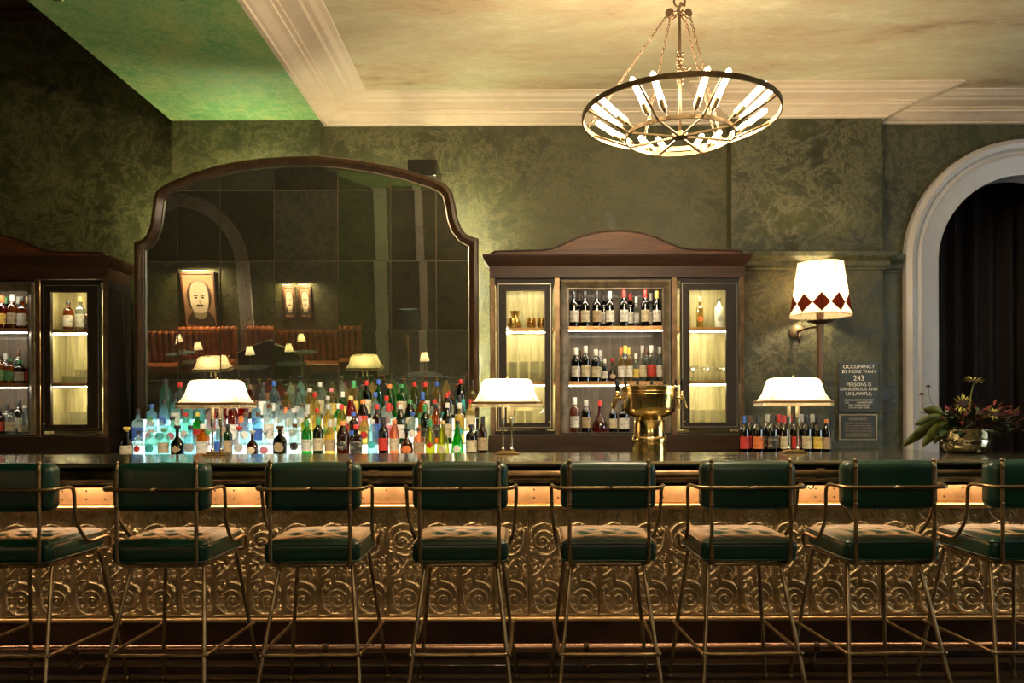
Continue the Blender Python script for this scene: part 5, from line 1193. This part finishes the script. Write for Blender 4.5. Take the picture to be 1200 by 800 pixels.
def leafmesh(bm, base, tip, width, droop=0.02, n=6, fold=0.25, face=0.0):
    base, tip = Vector(base), Vector(tip); d = tip-base; side = d.cross(Vector((0, 0, 1)));
    if side.length < 1e-5: side = Vector((1, 0, 0))
    side.normalize()
    if face: side = (side*(1-face)+d.cross(Vector((0, 1, 0))).normalized()*face).normalized()
    up = side.cross(d).normalized(); L_, C_, R_ = [], [], []
    for i in range(n+1):
        t = i/n; p = base+d*t-Vector((0, 0, 1))*droop*4*t*t+up*0.0; w = width*math.sin(PI*min(1, (t*0.92+0.06)))**0.8*(1-0.25*t)
        if i == n: w = 0.0008
        C_.append(bm.verts.new(p)); L_.append(bm.verts.new(p+side*w+up*w*fold)); R_.append(bm.verts.new(p-side*w+up*w*fold))
    for i in range(n):
        bm.faces.new((L_[i], C_[i], C_[i+1], L_[i+1])); bm.faces.new((C_[i], R_[i], R_[i+1], C_[i+1]))
lf_green = plain('olive_leaf', (0.12, 0.14, 0.02), 0.5, var=0.5, bscale=12); lf_dark = plain('dark_leaf', (0.02, 0.045, 0.015), 0.45, var=0.4, bscale=20)
lf_red = plain('burgundy_foliage', (0.14, 0.018, 0.02), 0.5, var=0.5, bscale=20)
rf = random.Random(3)
def SCL(px, py, y=fy): X_, Z_ = at(px, py, y); return (X_-fx, y-fy, Z_-BT)
for a, c, w in (((1105, 492), (1062, 508), 0.05), ((1104, 494), (1053, 523), 0.055), ((1108, 497), (1075, 522), 0.06), ((1106, 488), (1080, 478), 0.045), ((1112, 497), (1092, 520), 0.05), ((1104, 490), (1062, 496), 0.045)):
    b = bmesh.new(); p0 = Vector(SCL(*a)); p1 = Vector(SCL(*c)); p1.y += rf.uniform(-0.10, 0.03); leafmesh(b, p0, p1, w*0.8, 0.003, 8, face=0.72); lf = obj('large_leaf', b, lf_green, fb, smooth=True)
    tk = lf.modifiers.new('thickness', 'SOLIDIFY'); tk.thickness = 0.0012
for nm, mat, cnt, xr_, zr_, wr in (('dark_foliage', lf_dark, 220, (-0.22, 0.30), (0.10, 0.27), (0.014, 0.028)), ('burgundy_foliage', lf_red, 320, (-0.12, 0.46), (0.13, 0.32), (0.006, 0.014)), ('olive_foliage', lf_green, 50, (-0.16, 0.40), (0.12, 0.26), (0.012, 0.024))):
    b = bmesh.new()
    for k in range(cnt):
        q = Vector((rf.uniform(-0.09, 0.10), rf.uniform(-0.08, 0.08), 0.13)); e = Vector((rf.uniform(*xr_), rf.uniform(-0.16, 0.16), rf.uniform(*zr_)))
        s_ = q.lerp(e, rf.uniform(0.45, 0.85)); d_ = (e-s_)+Vector((rf.uniform(-0.05, 0.05), rf.uniform(-0.05, 0.05), rf.uniform(-0.03, 0.04))); leafmesh(b, s_, s_+d_.normalized()*rf.uniform(0.04, 0.085), rf.uniform(*wr), 0.004, 4)
        if k % 5 == 0: tube(b, [tuple(q), tuple(s_)], 0.0015, 4)
    o = obj(nm, b, mat, fb, smooth=True); o['kind'] = 'stuff'
def sunflower(px, py, r, tilt, yy, nm='sunflower', petal=0.35):
    c = Vector(SCL(px, py, yy)); rot = Matrix.Rotation(tilt, 3, 'X'); nrm = rot @ Vector((0, 0, 1))
    b = Tube([tuple(Vector((c.x*0.4, (yy-fy)*0.3, 0.10))), tuple(c*0.7+Vector((0, 0, 0.05))), tuple(c-nrm*0.006)], 0.004, 6); st = obj('flower_stem', b, lf_green, fb, smooth=True)
    b = bmesh.new()
    for k in range(20):
        a = 2*PI*k/20; d = rot @ Vector((math.cos(a), math.sin(a), 0.25*(k % 2))); leafmesh(b, c+d*r*0.6, c+d*r*(1.28+0.1*(k % 3)), r*0.20, 0.0, 3)
    obj('petals', b, plain('yellow_green_petals', (0.42, 0.40, 0.08), 0.5) if not bpy.data.materials.get('yellow_green_petals') else bpy.data.materials['yellow_green_petals'], st)
    b = bmesh.new(); 
    g = bmesh.ops.create_uvsphere(b, u_segments=16, v_segments=8, radius=r*0.8)
    for v_ in g['verts']: v_.co = rot @ Vector((v_.co.x, v_.co.y, v_.co.z*0.3)) + c
    obj('seed_head', b, plain('dark_seed_head', (0.035, 0.012, 0.012), 0.7) if not bpy.data.materials.get('dark_seed_head') else bpy.data.materials['dark_seed_head'], st, smooth=True)
sunflower(1128, 475, 0.042, 1.35, 4.50); sunflower(1141.5, 448, 0.044, 0.25, 4.58); sunflower(1164, 487, 0.030, 1.0, 4.50)
for px, py in ((1088, 454), (1080, 463)):
    c = Vector(SCL(px, py)); b = Tube(smooth_path([(-0.1, 0, 0.16), (c.x+0.02, 0, c.z-0.10), tuple(c)]), 0.0015, 5); st = obj('thin_stem', b, lf_dark, fb)
    b = bmesh.new(); sphere(b, tuple(c), 0.012, 8, 0.7)
    for k in range(6): a = k*PI/3; leafmesh(b, c, c+Vector((math.cos(a)*0.024, math.sin(a)*0.024, -0.004)), 0.004, 0.002, 2)
    obj('seed_pod', b, bpy.data.materials['dark_seed_head'], st)

# ------------------------------------------------------------------ the room behind the viewer, seen in the mirror
grp = 'framed pictures on the far wall'
def picture(x0, x1, z0, z1, label, big):
    t = thing('framed_portrait', label, 'picture', (0, -2.99, 0), group=grp)
    b = bmesh.new(); f = 0.035
    for a in ((x0, x1, z1-f, z1), (x0, x1, z0, z0+f), (x0, x0+f, z0+f, z1-f), (x1-f, x1, z0+f, z1-f)): box(b, a[0], a[1], -0.0, 0.035, a[2], a[3])
    obj('frame', b, M['wood_red'], t)
    obj('backing', Box(x0+f, x1-f, 0.0, 0.012, z0+f, z1-f), plain('sepia_print', (0.30, 0.16, 0.09), 0.5) if not bpy.data.materials.get('sepia_print') else bpy.data.materials['sepia_print'], t)
    W_, H_ = x1-x0, z1-z0; cx, cz = (x0+x1)/2, z0+H_*0.56
    def ell(nm, ex, ez, rx, rz, y, mat, pw=2.0, a0=0, a1=2*PI):
        bm = bmesh.new(); n = 28
        P = [(ex+rx*math.copysign(abs(math.cos(a0+(a1-a0)*k/n))**(2/pw), math.cos(a0+(a1-a0)*k/n)), ez+rz*math.copysign(abs(math.sin(a0+(a1-a0)*k/n))**(2/pw), math.sin(a0+(a1-a0)*k/n))) for k in range(n)]
        prism(bm, P, 0.012, y); bmesh.ops.recalc_face_normals(bm, faces=bm.faces); return obj(nm, bm, mat, t)
    sk = bpy.data.materials.get('pale_print_tone') or plain('pale_print_tone', (0.72, 0.60, 0.44), 0.5)
    dk = bpy.data.materials.get('dark_print_tone') or plain('dark_print_tone', (0.05, 0.03, 0.02), 0.5)
    mdt = bpy.data.materials.get('mid_print_tone') or plain('mid_print_tone', (0.36, 0.30, 0.18), 0.5)
    ell('printed_coat', cx, z0+f+0.02, W_*0.42, H_*0.30, 0.0135, dk, 2.2, 0, PI)
    ell('printed_hair', cx, cz+H_*0.03, W_*0.36, H_*0.30, 0.0145, dk)
    ell('printed_collar', cx, cz-H_*0.25, W_*0.2, H_*0.13, 0.0150, mdt, 2.4)
    ell('printed_face', cx, cz, W_*0.27, H_*0.28, 0.016, sk, 2.7)
    for s in (-1, 1):
        ell('printed_eye', cx+s*W_*0.10, cz+H_*0.0, W_*0.05, H_*0.014, 0.0175, dk)
        ell('printed_brow', cx+s*W_*0.10, cz+H_*0.04, W_*0.07, H_*0.012, 0.0175, dk)
        ell('printed_moustache', cx+s*W_*0.05, cz-H_*0.135, W_*0.055, H_*0.018, 0.0175, dk)
    ell('printed_nose', cx+W_*0.01, cz-H_*0.07, W_*0.022, H_*0.045, 0.0175, mdt)
    b = bmesh.new(); box(b, x0+W_*0.12, x1-W_*0.12, 0.10, 0.14, z1+0.05, z1+0.075); tube(b, [(cx, 0.0, z1+0.02), (cx, 0.06, z1+0.10), (cx, 0.12, z1+0.075)], 0.006, 6)
    obj('picture_light', b, M['brass'], t)
    obj('picture_light_tube', Box(x0+W_*0.14, x1-W_*0.14, 0.105, 0.135, z1+0.040, z1+0.0495), M['lamp_bulb'], t)
    light('picture_glow', 'AREA', (cx, -2.99+0.12, z1+0.035), 60 if big else 16, WARM2, W_*0.7, rot=(math.radians(-25), 0, 0), size_y=0.03)
picture(-7.21, -6.49, 1.08, 2.28, 'large sepia portrait of a man with a moustache, reflected at the left of the mirror', True)
picture(-5.05, -4.80, 1.38, 2.05, 'narrow framed portrait, the left one of a pair reflected in the mirror', False)
picture(-4.72, -4.46, 1.38, 2.05, 'narrow framed portrait, the right one of a pair reflected in the mirror', False)
# blind arch round the portrait
def arch_plain(cx, cz, r0, r1, y0, y1):
    bm = bmesh.new(); out = [(cx-r1, 0)]+[(cx-r1*math.cos(PI*k/30), cz+r1*math.sin(PI*k/30)) for k in range(31)]+[(cx+r1, 0)]; inn = [(cx-r0, 0)]+[(cx-r0*math.cos(PI*k/30), cz+r0*math.sin(PI*k/30)) for k in range(31)]+[(cx+r0, 0)]
    rows = [[bm.verts.new((p[0], y, p[1])) for p in P] for P, y in ((out, y0), (out, y1), (inn, y1), (inn, y0))]
    for i in range(4):
        a, b = rows[i], rows[(i+1) % 4]
        for k in range(len(a)-1): bm.faces.new((a[k], a[k+1], b[k+1], b[k]))
    bmesh.ops.recalc_face_normals(bm, faces=bm.faces); return bm
struct('trim_blind_arch', arch_plain(-7.2, 2.45, 1.15, 1.42, -3.0, -2.94), M['arch_trim'])
struct('trim_pilaster_front', Box(-3.1, -2.85, -3.0, -2.9, 0, 4.05), M['arch_trim'])
struct('trim_wall_panel_front', Box(-2.2, -2.05, -3.0, -2.9, 0, 4.05), M['arch_trim'])
lea_b = plain('tan_brown_leather', (0.36, 0.10, 0.03), 0.35, var=0.3, bscale=5)
def banquette(x0, x1, label):
    t = thing('banquette', label, 'banquette', (x0, -2.95, 0), group='banquettes by the far wall')
    obj('seat', cushion(bmesh.new(), 0, x1-x0, 0.0, 0.62, 0.25, 0.47, 0.05, (16, 8, 6)), lea_b, t, smooth=True)
    obj('plinth', Box(0.03, x1-x0-0.03, 0.0, 0.55, 0, 0.249), M['black'], t)
    b = bmesh.new(); n = int((x1-x0)/0.13); w = (x1-x0)/n
    for k in range(n): cushion(b, k*w+0.003, (k+1)*w-0.003, 0.0, 0.17, 0.471, 1.15, 0.05, (6, 4, 10))
    obj('channelled_back', b, lea_b, t, smooth=True)
banquette(-8.6, -6.1, 'brown channelled leather banquette under the large portrait')
banquette(-5.9, -3.4, 'brown channelled leather banquette under the pair of small pictures')
def small_table(x, y, h, label, ll):
    t = thing('round_table', label, 'table', (x, y, 0), group='small round tables')
    b = bmesh.new(); lathe(b, [(0.0001, h-0.025), (0.30, h-0.025), (0.31, h-0.012), (0.30, h), (0.0001, h)], n=32); obj('tabletop', b, plain('slate_blue_tabletop', (0.16, 0.24, 0.26), 0.15) if not bpy.data.materials.get('slate_blue_tabletop') else bpy.data.materials['slate_blue_tabletop'], t, smooth=True, auto=40)
    b = bmesh.new(); lathe(b, [(0.2, 0), (0.2, 0.015), (0.03, 0.04), (0.025, h-0.0255)], n=20); obj('pedestal', b, M['iron'], t, smooth=True, auto=40)
    l = thing('table_lamp', ll, 'table lamp', (x, y, h), group='small lamps in the room')
    b = bmesh.new(); lathe(b, [(0.045, 0.0005), (0.045, 0.008), (0.008, 0.016), (0.006, 0.26)], n=14); obj('stem', b, M['brass'], l, smooth=True, auto=40)
    b = bmesh.new(); n = 20; ra = [b.verts.new((0.085*math.cos(2*PI*k/n), 0.085*math.sin(2*PI*k/n), 0.22)) for k in range(n)]; rb2 = [b.verts.new((0.045*math.cos(2*PI*k/n), 0.045*math.sin(2*PI*k/n), 0.37)) for k in range(n)]
    for k in range(n): b.faces.new((ra[k], ra[(k+1) % n], rb2[(k+1) % n], rb2[k]))
    obj('shade', b, M['shade'], l, smooth=True); b = bmesh.new(); sphere(b, (0, 0, 0.28), 0.02, 8); obj('bulb', b, M['lamp_bulb'], l, smooth=True)
    light('table_lamp_glow', 'POINT', (x, y, h+0.29), 0.9, (1.0, 0.8, 0.5), 0.03)
for x, y, h, w_ in ((-6.95, -2.0, 0.75, 'under the large portrait'), (-6.15, -1.0, 0.72, 'beyond the settee'), (-4.9, -0.2, 0.70, 'beside the settee'), (-4.4, -0.9, 0.70, 'in the middle of the room'), (-4.5, -2.1, 0.75, 'under the pair of small pictures'), (-1.65, 0.6, 0.72, 'near the viewer')):
    small_table(x, y, h, 'small round pedestal table '+w_, 'small white-shaded lamp on the table '+w_)
st = thing('settee', 'dark settee with a humped back and pale piping reflected in the mirror', 'settee', (-4.9, -1.3, 0), PI)
hp = [(-0.62, 0.35), (-0.62, 0.80), (-0.50, 0.86), (-0.30, 0.95), (0, 1.05), (0.30, 0.95), (0.50, 0.86), (0.62, 0.80), (0.62, 0.35)]
b = bmesh.new(); prism(b, hp, -0.06, 0.08); bmesh.ops.recalc_face_normals(b, faces=b.faces)
lea_d = plain('oxblood_leather', (0.06, 0.02, 0.02), 0.35); obj('backrest', b, lea_d, st)
obj('piping', Tube([(x_, -0.065, z_) for x_, z_ in hp], 0.009, 6), M['cornice'], st)
obj('seat', cushion(bmesh.new(), -0.62, 0.62, 0.08, 0.65, 0.26, 0.47, 0.05, (14, 8, 6)), lea_d, st, smooth=True)
for sx_ in (-0.55, 0.55):
    for sy_ in (0.0, 0.58): b = bmesh.new(); lathe(b, [(0.015, 0), (0.025, 0.259)], (sx_, sy_, 0), 8); obj('leg', b, M['wood'], st)
fl = thing('floor_lamp', 'floor lamp with a dark teal drum shade reflected right of centre in the mirror', 'floor lamp', (-1.98, 0.2, 0))
b = bmesh.new(); lathe(b, [(0.15, 0), (0.15, 0.015), (0.02, 0.03), (0.012, 0.05), (0.012, 1.1), (0.03, 1.12), (0.03, 1.3), (0.012, 1.32), (0.01, 1.6)], n=18); obj('stand', b, M['brass'], fl, smooth=True, auto=40)
b = bmesh.new(); n = 28; ra = [b.verts.new((0.20*math.cos(2*PI*k/n), 0.20*math.sin(2*PI*k/n), 1.45)) for k in range(n)]; rb2 = [b.verts.new((0.16*math.cos(2*PI*k/n), 0.16*math.sin(2*PI*k/n), 1.78)) for k in range(n)]
for k in range(n): b.faces.new((ra[k], ra[(k+1) % n], rb2[(k+1) % n], rb2[k]))
obj('shade', b, plain('dark_teal_shade', (0.05, 0.10, 0.12), 0.6), fl, smooth=True); b = bmesh.new(); sphere(b, (0, 0, 1.56), 0.03, 10); obj('bulb', b, M['lamp_bulb'], fl, smooth=True)
light('floor_lamp_glow', 'POINT', (-1.98, 0.2, 1.60), 6, WARM2, 0.04)
